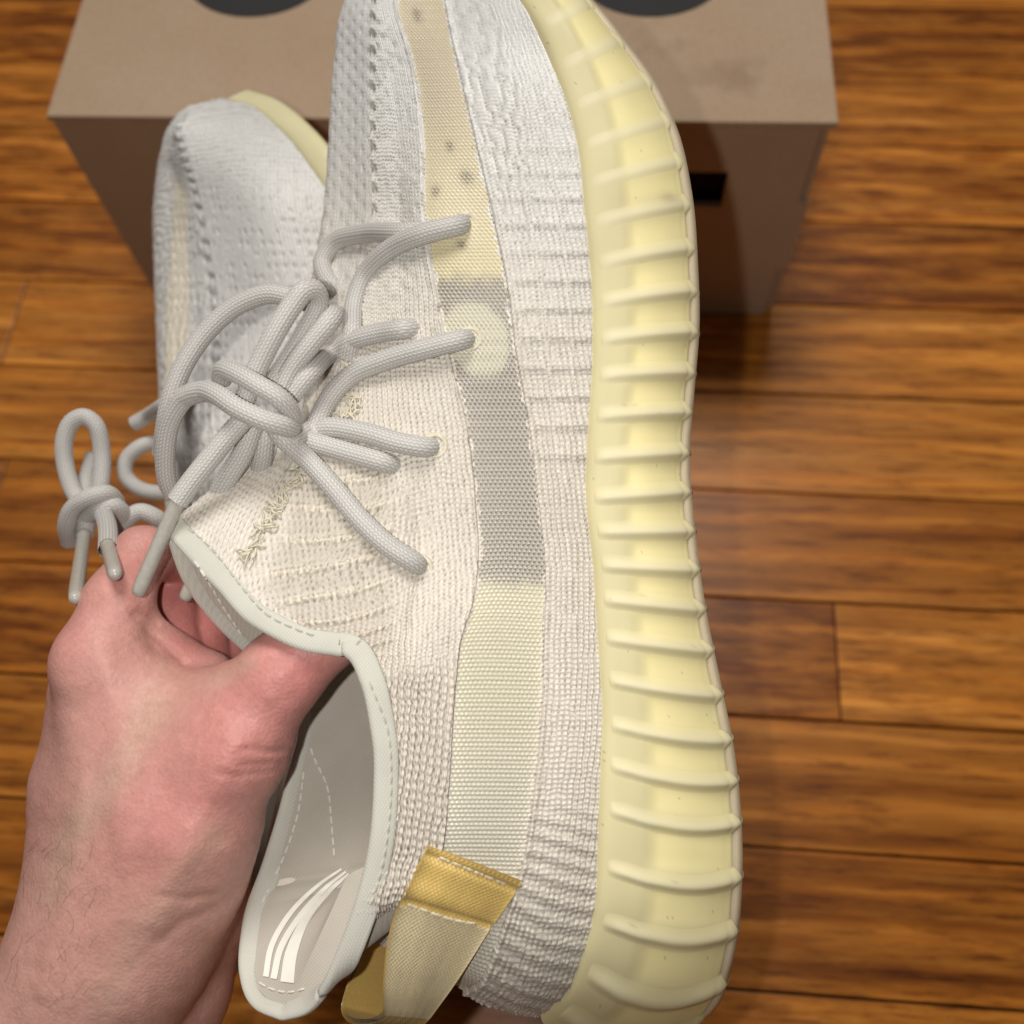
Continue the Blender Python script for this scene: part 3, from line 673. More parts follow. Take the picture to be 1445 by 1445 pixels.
# tape A: tongue tip -> (500,930) ; tape B: (500,915) -> heel lip -> far edge back up
iA = np.searchsorted(tc_, 905)
e1 = np.vstack([tipl[:-1], near[:iA]]); e1 = spline(e1, 150)
for k in range(3): e1[8:-8, k] = np.convolve(np.pad(e1[:, k], 12, mode='edge'), np.ones(25)/25, 'valid')[8:-8]
tip_in = np.array([FA.pt(325, 735, .3)-FA.pt(240, 748, -.2)])
i1 = np.vstack([np.repeat(tip_in, 29, 0), FA.pt(525, 800, 2.0)[None]-near[:iA]]); i1 = np.stack([np.interp(np.linspace(0, 1, 150), np.linspace(0, 1, len(i1)), i1[:, k]) for k in range(3)], -1)
P1 = bind_strip('collar_binding', e1, i1, .0040, shoeA, thick=.0010)
sB = np.searchsorted(tc_, 893)
e2 = np.vstack([FA.pt(490, 906, 2.15)[None], near[sB:], far_[::-1][1:]]); n2 = len(e2)
lipn = hermite(*colsA[5], tc_)
i2 = np.vstack([FA.pt(548, 895, 2.5)[None]-FA.pt(490, 906, 2.15)[None], inn[sB:], (hermite([750, 1440], np.stack([midH[0]-far[0], back[5]-back[6]]), tc_)*0+((eval_cols([(tH, midH)], tc_)[:, 0]-far_)))[::-1][1:]])
e2 = spline(e2, 260); i2 = np.stack([np.interp(np.linspace(0, 1, 260), np.linspace(0, 1, len(i2)), i2[:, k]) for k in range(3)], -1)
ker = np.ones(15)/15
for k in range(3):
    i2[:, k] = np.convolve(np.pad(i2[:, k], 7, mode='edge'), ker, 'valid'); i1[:, k] = np.convolve(np.pad(i1[:, k], 7, mode='edge'), ker, 'valid')
e2 = e2-np.array([0, 0, .0011])*np.exp(-(np.arange(260)/16.)**2)[:, None]
P2 = bind_strip('collar_binding', e2, i2, .0043, shoeA, thick=.0011)
W('collar_binding', P1, grid_faces(*P1.shape[:2]), M_BIND, shoeA); W('collar_binding', P2, grid_faces(*P2.shape[:2]), M_BIND, shoeA)
ALL_VIS.append((P1.reshape(-1, 3), grid_faces(*P1.shape[:2]))); ALL_VIS.append((P2.reshape(-1, 3), grid_faces(*P2.shape[:2])))
# lining: a bowl from the near edge down into the shoe and up to the far edge
al = np.interp(tc_, [750, 1270, 1440], [0, 0, 1.15])[:, None]
dn = -FA.U*np.cos(al)+np.array([.05, -1., .18])*np.sin(al)
depthf = np.interp(tc_, [750, 850, 950, 1250, 1340, 1400, 1440], [.004, .02, .05, .05, .042, .034, .028])[:, None]
wn = (far_-near)
bowl = np.stack([near+wn*.03+dn*.002, near+wn*.02+dn*depthf*.45, near+wn*.12+dn*depthf, near+wn*.5+dn*depthf*1.12, near+wn*.80+dn*depthf, far_-wn*.03+dn*depthf*.45, far_-wn*.015+dn*.002], 1)
PL = world(patch(bowl, [8, 10, 14, 18, 22, 16])); nL = face_cam(PL, grid_normals(PL))
jL = np.linspace(0, 1, PL.shape[1])[None]; tL = tc_[:, None]
PL = PL+nL*((.0017*sstep(1225, 1290, tL)*(1-sstep(1380, 1430, tL))*np.exp(-((jL-.72)/.26)**2)-.0010*np.exp(-((tL-1236)/10)**2)*sstep(.3, .6, jL)))[..., None]
W('lining', PL, grid_faces(*PL.shape[:2]), M_LINING, shoeA)
LIN = BVHTree.FromPolygons(PL.reshape(-1, 3).tolist(), grid_faces(*PL.shape[:2]).tolist())
def ray(px, py):
    r = (px-722.5)/1445*CX-(py-722.5)/1445*CU+CD; return Vector(CAM), Vector(r/np.linalg.norm(r))
def cast(bvh, px, py, lift=0.):
    o, d = ray(px, py); h = bvh.ray_cast(o, d)
    if h[0] is None:
        return None
    return np.array(h[0])-np.array(d)*lift
Vv, Fv = join_VF(ALL_VIS); UP = BVHTree.FromPolygons(Vv.tolist(), Fv.tolist())
def surf_depth(px, py, default):
    p = cast(UP, px, py); return default if p is None else float((p-CAM)@CD)
def st_path(pts, bvh, lift=.0002):
    q = spline(np.array(pts, float), step=4.)
    r = [cast(bvh, x, y, lift) for x, y in q]; r = [p for p in r if p is not None]
    return np.array(r)
lin_o = [o for o in shoeA.children if o.name.startswith('lining')][0]
kn_o = [o for o in shoeA.children if o.name.startswith('knit_upper')][0]
b1, b2 = [o for o in shoeA.children if o.name.startswith('collar_binding')]
for pts, bv, par in ((((262,742),(300,775),(335,820),(375,865),(420,888),(452,899)), UP, b1), (((519,956),(531,985),(547,1030),(552,1110),(542,1210),(520,1290)), UP, b2),
                     (((352,1375),(375,1392),(405,1400),(440,1392)), LIN, lin_o)):
    p = st_path(pts, bv)
    if len(p) > 3: stitches('stitch_row', p, 0, M_THREAD if par is not lin_o else M_STITCH, par)
ALLB = BVHTree.FromPolygons(*[x.tolist() for x in join_VF(ALL_VIS+[(PL.reshape(-1, 3), grid_faces(*PL.shape[:2]))])])
p = st_path([(272,788),(290,815),(316,858),(345,902)], ALLB, .0003)
if len(p) > 3: stitches('stitch_row', p, 0, M_STITCH, lin_o, r=.0003)
#@@A2

# ------------------------------------------------------------------ heel strap and printed stripes
def strap():
    rows = [((605,1193),(736,1246),0),((595,1214),(724,1263),0),((584,1235),(712,1280),0),((574,1256),(701,1296),0),((564,1277),(690,1311),0),
            ((550,1320),(668,1346),.001),((543,1370),(643,1384),.003),((541,1410),(620,1416),.006),((540,1432),(604,1437),.010),((518,1443),(590,1448),.014),((490,1437),(562,1448),.018),((483,1424),(550,1441),.021),
            ((489,1396),(552,1405),.022),((503,1360),(558,1365),.022),((519,1325),(566,1330),.021),((536,1292),(580,1298),.018)]
    d0 = []
    for (l, r, dd) in rows[:5]:
        d0.append((surf_depth(*l, .238)-.0012, surf_depth(*r, .238)-.0012))
    net = []
    for i, (l, r, dd) in enumerate(rows):
        dl, dr = d0[min(i, 4)]
        if i >= 4: dl, dr = min(dl, dr)+.0004*(i-4)+dd, dr+.0004*(i-4)+dd
        net.append([cam_pt(*l, dl), cam_pt((l[0]+r[0])/2, (l[1]+r[1])/2, (dl+dr)/2-(.0009 if i < 5 else .0004)), cam_pt(*r, dr)])
    net = np.array(net)
    L = np.r_[0, np.cumsum(np.linalg.norm(np.diff(net[:, 1], axis=0), axis=1))]
    q = np.linspace(0, L[-1], 300); D = hermite(L, net.reshape(len(net), -1), q).reshape(-1, 3, 3)
    P = world(patch(D, [45, 45])); n = face_cam(P, grid_normals(P))
    u = np.linspace(0, 1, P.shape[1])[None]*.023; v = q[:, None]
    wv = np.cos(u/.0011*2*math.pi)*np.cos(v/.0013*2*math.pi)
    warp = .5+.5*np.cos(u/.00055*2*math.pi)
    box = (v < L[4])*1.0
    edge = np.exp(-np.minimum(u, .023-u)/.0009); h = (.00026*wv+.00012*warp)*(1-edge)+.0005*edge
    for vs in (.0022, L[4]-.0012): h = h-.0007*np.exp(-((v-vs)/.0009)**2)
    amber = np.array([.84, .60, .20]); light = np.array([.86, .735, .47]); dk = np.array([.60, .42, .13])
    c = np.where(v[..., None] < L[4], amber, np.where(v[..., None] < L[8], light, dk))*np.ones(P.shape)
    c = c*(.84+.16*wv[..., None])*(1+.1*edge[..., None]*(v[..., None] > L[4])*np.array([1.0, .8, .2]))
    c = c*(.82+.22*vnoise(u*200+v*0, v*90, 15))[..., None]
    Q = P+n*h[..., None]; B = P-n*.0008
    V, F = join_VF([(Q.reshape(-1, 3), grid_faces(*Q.shape[:2])), (B.reshape(-1, 3), grid_faces(*B.shape[:2], flip=True))])
    o = W('heel_strap', V, F, vcol_mat('amber_webbing', .38, .5, .1, 1500, .12), shoeA, col=np.vstack([c.reshape(-1, 3), np.tile(dk, (B.shape[0]*B.shape[1], 1))]))
    bv = BVHTree.FromPolygons(V.tolist(), F.tolist())
    for a in (((616,1208),(724,1252)), ((570,1274),(640,1298),(684,1305))):
        p = st_path(a, bv, .0002); stitches('strap_stitches', p, 0, M_YARN, o, .0024, .0008, .00028)
strap()
def print_stripe(pts):
    q = spline(np.array(pts, float), 24); T = np.gradient(q[:, :2], axis=0); T /= np.linalg.norm(T, axis=1, keepdims=True)
    nrm = np.stack([-T[:, 1], T[:, 0]], -1); rows = []
    for i in range(len(q)):
        r = [cast(LIN, *(q[i, :2]+nrm[i]*q[i, 2]*s), .0004) for s in (-.5, 0, .5)]
        if any(x is None for x in r): continue
        rows.append(r)
    P = np.array(rows)
    if len(P) > 2: W('stripe_print', P, grid_faces(len(P), 3), M_PRINT, shoeA)
print_stripe([(375,1378,8),(383,1335,8),(410,1288,7),(448,1250,5),(482,1226,3)])
print_stripe([(386,1381,9),(396,1338,9),(423,1293,8),(457,1255,6),(488,1230,3)])
print_stripe([(405,1386,19),(411,1345,17),(432,1296,11),(464,1258,7),(492,1233,3)])
p = st_path([(428,1000),(440,1060),(462,1110),(468,1160),(472,1210)], LIN, .0002)
if len(p) > 3: stitches('stitch_row', p, 0, M_STITCH, lin_o, r=.0003)
p = st_path([(352,1375),(350,1330),(372,1270),(398,1215),(420,1150),(430,1080)], LIN, .0002)
if len(p) > 3: stitches('stitch_row', p, 0, M_STITCH, lin_o, r=.0003)

# ------------------------------------------------------------------ laces
LR = .00236
NW = 18
def braid(s, a):
    w_ = a/(2*math.pi)*NW; k = np.floor(w_); x = w_-k
    d = np.where(k % 2 == 0, 1., -1.)
    st = .5+.5*np.cos(2*math.pi*(s/.00105+d*(x-.5)*.9+.5*(k % 2)))
    return .00022*(st**.7)*np.sin(math.pi*x)**.6
def lace(name, pts, m=None, parent=None, r=LR, step=.0003, bvh=None, taper=None):
    """pts (x, y, lift in mm over the surface) or (x, y, depth in m if < 1 with None lift)"""
    bvh = bvh or UP
    raw = []
    for x, y, z in pts:
        if isinstance(z, str): raw.append((x, y, float(z)))
        else:
            p = cast(bvh, x, y); raw.append((x, y, None if p is None else float((p-CAM)@CD)-z*.001))
    idx = [i for i, q in enumerate(raw) if q[2] is not None]
    ds = np.interp(np.arange(len(raw)), idx, [raw[i][2] for i in idx])
    P = world(np.array([cam_pt(q[0], q[1], d) for q, d in zip(raw, ds)]))
    P = spline(P, step=step); rad = np.full(len(P), r)
    if taper: rad[-taper:] *= np.linspace(1, .68, taper)
    ns = NW*4
    V, F = tube(P, rad, ns, disp=braid, rz=.94)
    s = np.r_[0, np.cumsum(np.linalg.norm(np.diff(P, axis=0), axis=1))]
    h = braid(s[:, None], np.linspace(0, 2*math.pi, ns, endpoint=False)[None])/.00022
    c = np.array([.77, .755, .73])*(.55+.45*h[..., None]); c = c.reshape(-1, 3); c = np.vstack([c, c[:2]])
    return V, F, c
def lace_obj(name, strands, parent, root=None, bvh=None):
    Vs, Fs, Cs, o = [], [], [], 0
    for st in strands:
        V, F, c = lace(name, st, bvh=bvh); Vs.append(V); Fs.append(F+o); Cs.append(c); o += len(V)
    return W(name, np.vstack(Vs), np.vstack(Fs), M_LACE, parent, col=np.vstack(Cs))
def aglet(p0, p1, parent, root, r=.00178):
    a, b = at(*p0), at(*p1); P = np.linspace(a, b, 24); rad = np.full(24, r); rad[:3] *= (1.12, 1.08, 1.03); rad[-3:] *= (.98, .92, .75)
    V, F = tube(P, rad, 16); me = bpy.data.meshes.new('aglet'); V = V-np.array(root.location)
    me.from_pydata(V.tolist(), [], [tuple(dict.fromkeys(f)) for f in F.tolist()]); me.update()
    me.polygons.foreach_set('use_smooth', np.ones(len(me.polygons), bool)); return new_obj('aglet', me, M_AGLET, parent)
strA = [
 [(655,316,-3),(646,318,2.2),(600,329,2.8),(550,352,2.8),(515,388,2.8),(500,430,2.8),(497,475,2.6),(492,505,-1)],
 [(478,420,-4),(470,406,.8),(459,390,2.4),(455,368,3),(472,342,3),(515,329,3),(570,328,2.2),(625,326,-1.5)],
 [(662,478,-3),(649,480,2.4),(600,492,2.9),(545,508,3),(495,530,3),(465,562,3),(447,600,3),(440,630,1)],
 [(592,459,-5),(584,462,-1.5),(570,464,1.8),(538,469,2.6),(500,479,3),(468,497,3),(438,525,'.247'),(405,565,'.247')],
 [(614,629,-3),(600,631,1.3),(560,624,2.8),(520,612,3),(470,603,3.6),(438,607,4.5),(408,622,'.243'),(390,606,'.246')],
 [(566,660,-5),(556,657,-1.5),(540,652,1.4),(500,641,1.8),(455,628,2.2),(420,618,'.248')],
 [(593,801,-3),(583,793,2),(545,768,2.9),(508,733,3),(470,688,3),(432,647,4),(400,618,'.242'),(382,592,'.243')],
 [(345,565,'.243'),(362,522,'.242'),(388,470,'.240'),(413,430,'.240'),(430,410,'.2405'),(445,410,'.243'),(450,428,'.246'),(432,465,'.247'),(405,510,'.247'),(378,550,'.246')],
 [(392,562,'.246'),(410,522,'.2455'),(440,483,'.244'),(464,455,'.244'),(470,445,'.247'),(456,448,'.250'),(430,480,'.252'),(410,520,'.252')],
 [(313,535,'.246'),(316,522,'.242'),(335,527,'.2375'),(365,544,'.2345'),(393,561,'.235'),(408,578,'.2385'),(411,597,'.245'),(400,600,'.249')],
 [(256,562,'.247'),(288,552,'.2415'),(308,558,'.2375'),(335,576,'.2345'),(370,592,'.2342'),(398,600,'.2365'),(411,603,'.242'),(405,585,'.248')],
 [(288,552,'.2415'),(262,560,'.246'),(241,592,'.25'),(233,640,'.255'),(237,682,'.26'),(252,708,'.265')],
 [(452,440,'.262'),(438,428,'.258'),(408,419,'.258'),(377,415,'.259'),(330,434,'.261'),(289,471,'.262'),(257,520,'.262'),(240,567,'.263'),(233,605,'.266'),(228,640,'.272')],
 [(350,585,'.242'),(325,612,'.241'),(298,645,'.241'),(270,680,'.241'),(250,708,'.241')],
 [(360,595,'.246'),(345,635,'.247'),(325,668,'.249'),(311,692,'.252'),(304,725,'.258'),(300,765,'.263')],
 [(376,595,'.248'),(372,635,'.25'),(366,670,'.257'),(362,700,'.262')],
]
laceA = lace_obj('shoelace', strA, shoeA)
aglet((252,704,.241), (194,839,.243), laceA, shoeA); aglet((300,762,.263), (260,846,.264), laceA, shoeA)
# lace holes with a rolled rim
for x, y in ((657,316),(663,478),(614,629),(593,801)):
    p = cast(UP, x, y)
    if p is None: continue
    V, F = tube(np.array([p+CX*.0026*math.cos(t)+CU*.0026*math.sin(t)+CD*.0002 for t in np.linspace(0, 2*math.pi, 25)]), .0006, 8)
    W('eyelet_rim', V, F, M_YARN, shoeA)
# loose yarn crossings along the tongue seam
yr = []
sp = spline(np.array([(505,560),(480,600),(445,640),(405,695),(372,740),(350,785)], float), step=9.)
for i, (x, y) in enumerate(sp):
    for k in range(3):
        th = RNG.uniform(0, math.pi); L = RNG.uniform(6, 13); ox, oy = RNG.uniform(-9, 9, 2)
        pts = []
        for t in np.linspace(-1, 1, 5):
            qx, qy = x+ox+math.cos(th)*L*t+RNG.uniform(-1.5, 1.5), y+oy+math.sin(th)*L*t+RNG.uniform(-1.5, 1.5)
            p = cast(UP, qx, qy, .0004+.0012*(1-t*t)*RNG.uniform(.3, 1))
            if p is not None: pts.append(p)
        if len(pts) == 5: yr.append(tube(spline(np.array(pts), 12), RNG.uniform(.0002, .00034), 6))
V, F = join_VF(yr); o = W('seam_yarn', V, F, M_YARN, shoeA); o['kind'] = 'stuff'

# ------------------------------------------------------------------ sneaker B, behind and further left, seen from its other side
FB = Frame(40, 476, .115, 350, .345, .060/1200, 1340)
B_COLS = [
 [(135,318,141,.2),(150,352,150,1.3),(173,383,173,2.4),(200,409,198,3.1),(235,437,235,3.75),(263,457,263,4.1),(350,500,350,4.5),(450,528,450,4.5),(600,545,600,4.2),(800,550,800,3.8),(1000,560,1000,3.5),(1200,565,1200,3.2),(1300,548,1300,1.7),(1340,520,1338,0)],
 [(135,315,140,.1),(150,325,147,.8),(173,335,165,1.5),(200,345,190,2.0),(235,355,230,2.5),(263,365,263,2.8),(350,390,350,3.1),(450,415,450,3.2),(600,420,600,3.2),(800,440,800,3.2),(1000,480,1000,3.1),(1200,470,1210,2.9),(1300,450,1310,1.5),(1340,430,1345,0)],
 [(135,308,140,0),(150,280,152,.1),(173,251,178,.1),(200,254,205,.1),(235,264,238,.1),(263,272,263,.1),(350,290,350,.2),(450,303,450,.3),(600,300,600,.6),(700,312,715,.9),(800,345,850,1.5),(1000,422,1000,2.2),(1100,400,1110,2.3),(1200,374,1222,2.1),(1300,338,1318,1.2),(1340,308,1374,0)],
 [(135,306,140,0),(150,272,154,-.2),(173,247,178,-.4),(200,246,207,-.5),(235,254,240,-.5),(263,262,264,-.4),(350,266,350,-.8),(450,268,450,-.8),(600,262,600,-.5),(700,270,710,-.3)],
 [(135,304,140,0),(150,268,155,-.4),(173,244,178,-.7),(200,240,207,-.9),(235,243,240,-1.2),(263,247,264,-1.2),(350,243,350,-1.6),(450,236,450,-1.8),(600,236,600,-1.4),(700,246,705,-1.1)],
 [(135,302,141,0),(150,262,157,-.6),(173,238,182,-1.2),(200,229,212,-1.6),(235,224,243,-2.0),(263,221,275,-2.3),(350,220,360,-2.7),(450,222,460,-2.8),(600,228,600,-2.4),(700,238,700,-1.9)],
]
B_FAR = [(700,238,700,-1.9),(800,262,815,-2.0),(1000,330,1000,-2.4),(1100,325,1110,-2.4),(1200,310,1222,-2.2),(1300,300,1330,-1.2),(1340,308,1374,0)]
shoeB = tag(empty('sneaker', (0, 0, 0)), 'off-white knit sneaker behind the nearest one, seen toe up with its laces hanging at left', 'sneaker', 'pair of knit sneakers')
shoeB.location = Vector(world(FB.vw(1100, 0, 0)))
colsB = [column(FB, c) for c in B_COLS]
tB = np.arange(135, 1341, 2.0); tBf = tB[tB <= 701]
n1 = eval_cols(colsB[:3], tB); P1 = world(patch(n1, [70, 80]))
n2 = eval_cols(colsB[2:], tBf)
wB = np.interp(tBf, [135, 173, 263, 350, 700], [.2, 2.4, 4.1, 4.5, 4.0]); vB = np.interp(tBf, [135, 263, 700], [4.2, 3.2, 3.2])
mbB = np.stack([FB.vw(max(t_, 150), v_, -w_) for t_, v_, w_ in zip(tBf, vB, wB)])
bl = sstep(185, 135, tBf)[:, None]; mbB = mbB*(1-bl)+bl*n2[:, -1]
mdB = n2[:, -1]*.5+mbB*.5-FB.W*.010*sstep(135, 220, tBf)[:, None]
n2 = np.concatenate([n2, mdB[:, None], mbB[:, None]], 1); P2 = world(patch(n2, [16, 20, 16, 20, 12]))
rlB = np.r_[0, np.cumsum(np.linalg.norm(np.diff(P1[:, 70], axis=0), axis=1))]
def knit_b(P, a, t, sc=None, seam_a=None):
    b = np.repeat(rlB[:len(P), None], P.shape[1], 1); n = grid_normals(P); mid_ = P.shape[1]//2
    if np.sum(n[len(n)//2, 20 if P.shape[1] < 100 else 100]*(CAM-P[len(n)//2, 20 if P.shape[1] < 100 else 100])) < 0: n = -n
    k, ho_ = knit(a, b, seed=12); h = .0007*k
    c = np.empty(P.shape); c[:] = np.array([.82, .815, .80]); c *= (1-.6*ho_-.14*(1-k))[..., None]
    hp = (b/.0062) % 1; pit = np.exp(-((hp-.5)/.22)**2-((np.abs(a)-.0006)/.0011)**2)*(t < 560); h = h-.0011*pit; c *= (1-.45*pit)[..., None]
    dm = np.exp(-(((b/.0042) % 1-.5)/.24)**2-(((a/.0032) % 1-.5)/.24)**2)*(vnoise(a*300, b*220, 3) > .45)*sstep(200, 330, t); h = h-.0005*dm; c *= (1-.2*dm)[..., None]
    return P, n, h, c
ca1 = np.concatenate([np.zeros((len(P1), 1)), np.cumsum(np.linalg.norm(np.diff(P1, axis=1), axis=2), axis=1)], 1); a1 = ca1[:, -1:]-ca1
a2 = np.concatenate([np.zeros((len(P2), 1)), np.cumsum(np.linalg.norm(np.diff(P2, axis=1), axis=2), axis=1)], 1)
P_, n_, h_, c1 = knit_b(P1, a1, np.repeat(tB[:, None], P1.shape[1], 1)); P1d = P_+n_*h_[..., None]
P_, n_, h_, c2 = knit_b(P2, -a2, np.repeat(tBf[:, None], P2.shape[1], 1)); P2d = P_+n_*h_[..., None]
P2d[:, 0] = P1d[:len(P2d), -1]
jj = np.arange(P2.shape[1])[None]; tt = np.repeat(tBf[:, None], P2.shape[1], 1)
bandB = sstep(15, 18, jj)*(1-sstep(35, 38, jj))*sstep(235, 275, tt)*(1-sstep(545, 560, tt))
c2 = c2*(1-bandB[..., None])+bandB[..., None]*np.array([.79, .73, .61])*(.88+.15*vnoise(tt*.4, jj*.8, 2))[..., None]
tBh = tB[tB >= 700][::3]; farB = hermite(*column(FB, B_FAR), tBh); brd = eval_cols(colsB[:1], tBh)[:, 0]
wB2 = np.interp(tBh, [700, 1000, 1200, 1300, 1340], [4.0, 3.5, 3.2, 1.7, 0]); mb2 = brd-2*FB.W*wB2[:, None]*.01
md2 = farB*.5+mb2*.5-FB.W*.009*np.interp(tBh, [700, 1200, 1340], [1, 1, 0])[:, None]
P3 = world(patch(np.stack([farB, md2, mb2], 1), [14, 14]))
V, F = join_VF([(P1d.reshape(-1, 3), grid_faces(*P1d.shape[:2])), (P2d.reshape(-1, 3), grid_faces(*P2d.shape[:2])), (P3.reshape(-1, 3), grid_faces(*P3.shape[:2]))])
W('knit_upper', V, F, M_KNIT, shoeB, col=np.clip(np.vstack([c1.reshape(-1, 3), c2.reshape(-1, 3), np.tile((.78, .75, .69), (P3.shape[0]*P3.shape[1], 1))]), 0, .95))
UPB = BVHTree.FromPolygons(V.tolist(), F.tolist())
# its sole
eB = [(135,352,128,.2),(150,383,138,1.5),(173,413,156,2.6),(200,440,180,3.4),(235,466,208,4.1),(263,492,240,4.4),(350,548,335,4.8),(450,585,450,4.9),(600,620,600,4.6),(800,640,800,4.2),(1000,655,1000,3.9),(1200,665,1210,3.5),(1300,650,1330,2.0),(1340,600,1375,0)]
tb = np.arange(135, 1341, 5.); bB = hermite(*colsB[0], tb); gB = hermite(*column(FB, eB), tb)
wI = np.interp(tb, colsB[0][0], [p[3] for p in B_COLS[0]])[:, None]; wE = np.interp(tb, colsB[0][0], [p[3] for p in eB])[:, None]
nn = FB.W[None]*np.ones((len(tb), 1)); mE = gB-2*FB.W*wE*.01; mB_ = bB-2*FB.W*wI*.01
ring = np.stack([bB-nn*.002, bB+nn*.001, bB*.7+gB*.3+nn*.004, bB*.3+gB*.7+nn*.004, gB, gB*.6+mE*.4, mE, mE*.5+mB_*.5-nn*.004, mB_], 1)
P = world(patch(ring, [2, 6, 8, 6, 8, 6, 6, 4])); W('midsole', P, grid_faces(*P.shape[:2]), M_RUB, shoeB, col=np.tile((.74, .69, .43), (P.shape[0]*P.shape[1], 1)))
# collar edge and lining
tcB = np.linspace(700, 1340, 160); nrB = hermite(*colsB[2], tcB); frB = hermite(*column(FB, B_FAR), tcB); inB = hermite(*colsB[1], tcB)-nrB
inB2 = np.stack([np.interp(tcB, tBh, (md2-farB)[:, k]) for k in range(3)], -1)
eb = np.vstack([nrB, frB[::-1][1:]]); ib = np.vstack([inB, inB2[::-1][1:]])
eb = spline(eb, 200); ib = np.stack([np.interp(np.linspace(0, 1, 200), np.linspace(0, 1, len(ib)), ib[:, k]) for k in range(3)], -1)
for k in range(3): ib[:, k] = np.convolve(np.pad(ib[:, k], 7, mode='edge'), ker, 'valid')
P = bind_strip('collar_binding', eb, ib, .005, shoeB, thick=.0018); W('collar_binding', P, grid_faces(*P.shape[:2]), M_BIND, shoeB)
dB = np.interp(tcB, [700, 850, 1250, 1340], [.004, .045, .045, .001])[:, None]; dnB = -FB.U; wB_ = frB-nrB
P = world(patch(np.stack([nrB+wB_*.03+dnB*.002, nrB+wB_*.1+dnB*dB, nrB+wB_*.5+dnB*dB*1.1, frB-wB_*.1+dnB*dB, frB-wB_*.02+dnB*.002], 1), [10, 8, 8, 10])); W('lining', P, grid_faces(*P.shape[:2]), M_LINING, shoeB)
strB = [
 [(118,712,'0.3030'),(104,694,'0.3040'),(92,655,'0.3040'),(91,620,'0.3030'),(101,596,'0.3025'),(118,588,'0.3025'),(135,600,'0.3030'),(144,640,'0.3050'),(141,690,'0.3050'),(132,715,'0.3060')],
 [(120,705,'0.3090'),(124,670,'0.3100'),(135,640,'0.3100')],
 [(98,765,'0.3060'),(94,742,'0.3000'),(102,718,'0.2965'),(124,702,'0.2950'),(150,696,'0.2965'),(163,707,'0.3010'),(160,722,'0.3070')],
 [(108,748,'0.3060'),(124,728,'0.3010'),(142,716,'0.2975'),(160,713,'0.2975'),(174,726,'0.3010'),(172,744,'0.3060')],
 [(126,718,'0.3030'),(122,740,'0.3020'),(119,758,'0.3020')],
 [(145,722,'0.3000'),(152,745,'0.2810'),(153,776,'0.2610')],
 [(168,748,'0.3050'),(178,734,'0.3030'),(198,722,'0.3025'),(220,730,'0.3040'),(238,748,'0.3100')],
 [(189,598,'0.3440'),(210,586,'0.3420'),(235,571,'0.3130'),(262,560,'0.3430'),(290,560,'0.3520')],
 [(262,638,'0.3570'),(236,627,'0.3500'),(203,628,'0.3450'),(179,648,'0.3440'),(178,672,'0.3440'),(198,690,'0.3450'),(235,695,'0.3490'),(275,684,'0.3570')],
 [(240,622,'0.3600'),(270,648,'0.3570'),(300,672,'0.3570'),(330,684,'0.3620')],
]
laceB = lace_obj('shoelace', strB, shoeB, bvh=UPB)
aglet((119,752,.302), (106,846,.250), laceB, shoeB, .0019); aglet((152,770,.262), (163,812,.2445), laceB, shoeB, .0018)

# ------------------------------------------------------------------ hand: one continuous skin from a smooth union of tapered bones
def surface_nets(D, org, h):
    nx, ny, nz = D.shape; s = D < 0
    acc = np.zeros((nx-1, ny-1, nz-1, 3), np.float32); cnt = np.zeros((nx-1, ny-1, nz-1), np.float32)
    corners = [(i, j, k) for i in (0, 1) for j in (0, 1) for k in (0, 1)]
    sl = lambda A, c: A[c[0]:nx-1+c[0], c[1]:ny-1+c[1], c[2]:nz-1+c[2]]
    for c in corners:
        for ax in range(3):
            if c[ax]: continue
            d = list(c); d[ax] = 1; a, b = sl(D, c), sl(D, d); m = (a < 0) != (b < 0)
            t = np.where(m, a/np.where(m, a-b, 1), 0)
            for q in range(3):
                acc[..., q] += np.where(m, c[q]+(t if q == ax else 0), 0)
            cnt += m
    act = cnt > 0; idx = -np.ones(act.shape, np.int64); idx[act] = np.arange(act.sum())
    cell = np.argwhere(act); V = org+h*(cell+acc[act]/cnt[act][:, None])
    F = []
    for ax in range(3):
        sh = [slice(1, -1)]*3; sh[ax] = slice(0, -1); sh2 = list(sh); sh2[ax] = slice(1, None)
        A, B = s[tuple(sh)], s[tuple(sh2)]; m = A != B
        e = np.argwhere(m); off_ = np.array([1, 1, 1]); off_[ax] = 0; e = e+off_
        u, v = [(1, 2), (2, 0), (0, 1)][ax]
        du = np.zeros(3, int); du[u] = 1; dv = np.zeros(3, int); dv[v] = 1
        g = lambda p: idx[p[:, 0], p[:, 1], p[:, 2]]
        q = np.stack([g(e-du-dv), g(e-dv), g(e), g(e-du)], -1)
        fl2 = A[m]; q[~fl2] = q[~fl2][:, ::-1]; F.append(q)
    F = np.vstack(F); F = F[(F >= 0).all(1)]
    return V, F
def cone_sd(P, a, b, ra, rb):
    ba = b-a; t = np.clip(((P-a)@ba)/(ba@ba), 0, 1)
    return np.linalg.norm(P-a-t[..., None]*ba, axis=-1)-(ra+(rb-ra)*t)
def smin(a, b, k):
    h = np.clip(.5+.5*(b-a)/k, 0, 1); return b+(a-b)*h-k*h*(1-h)
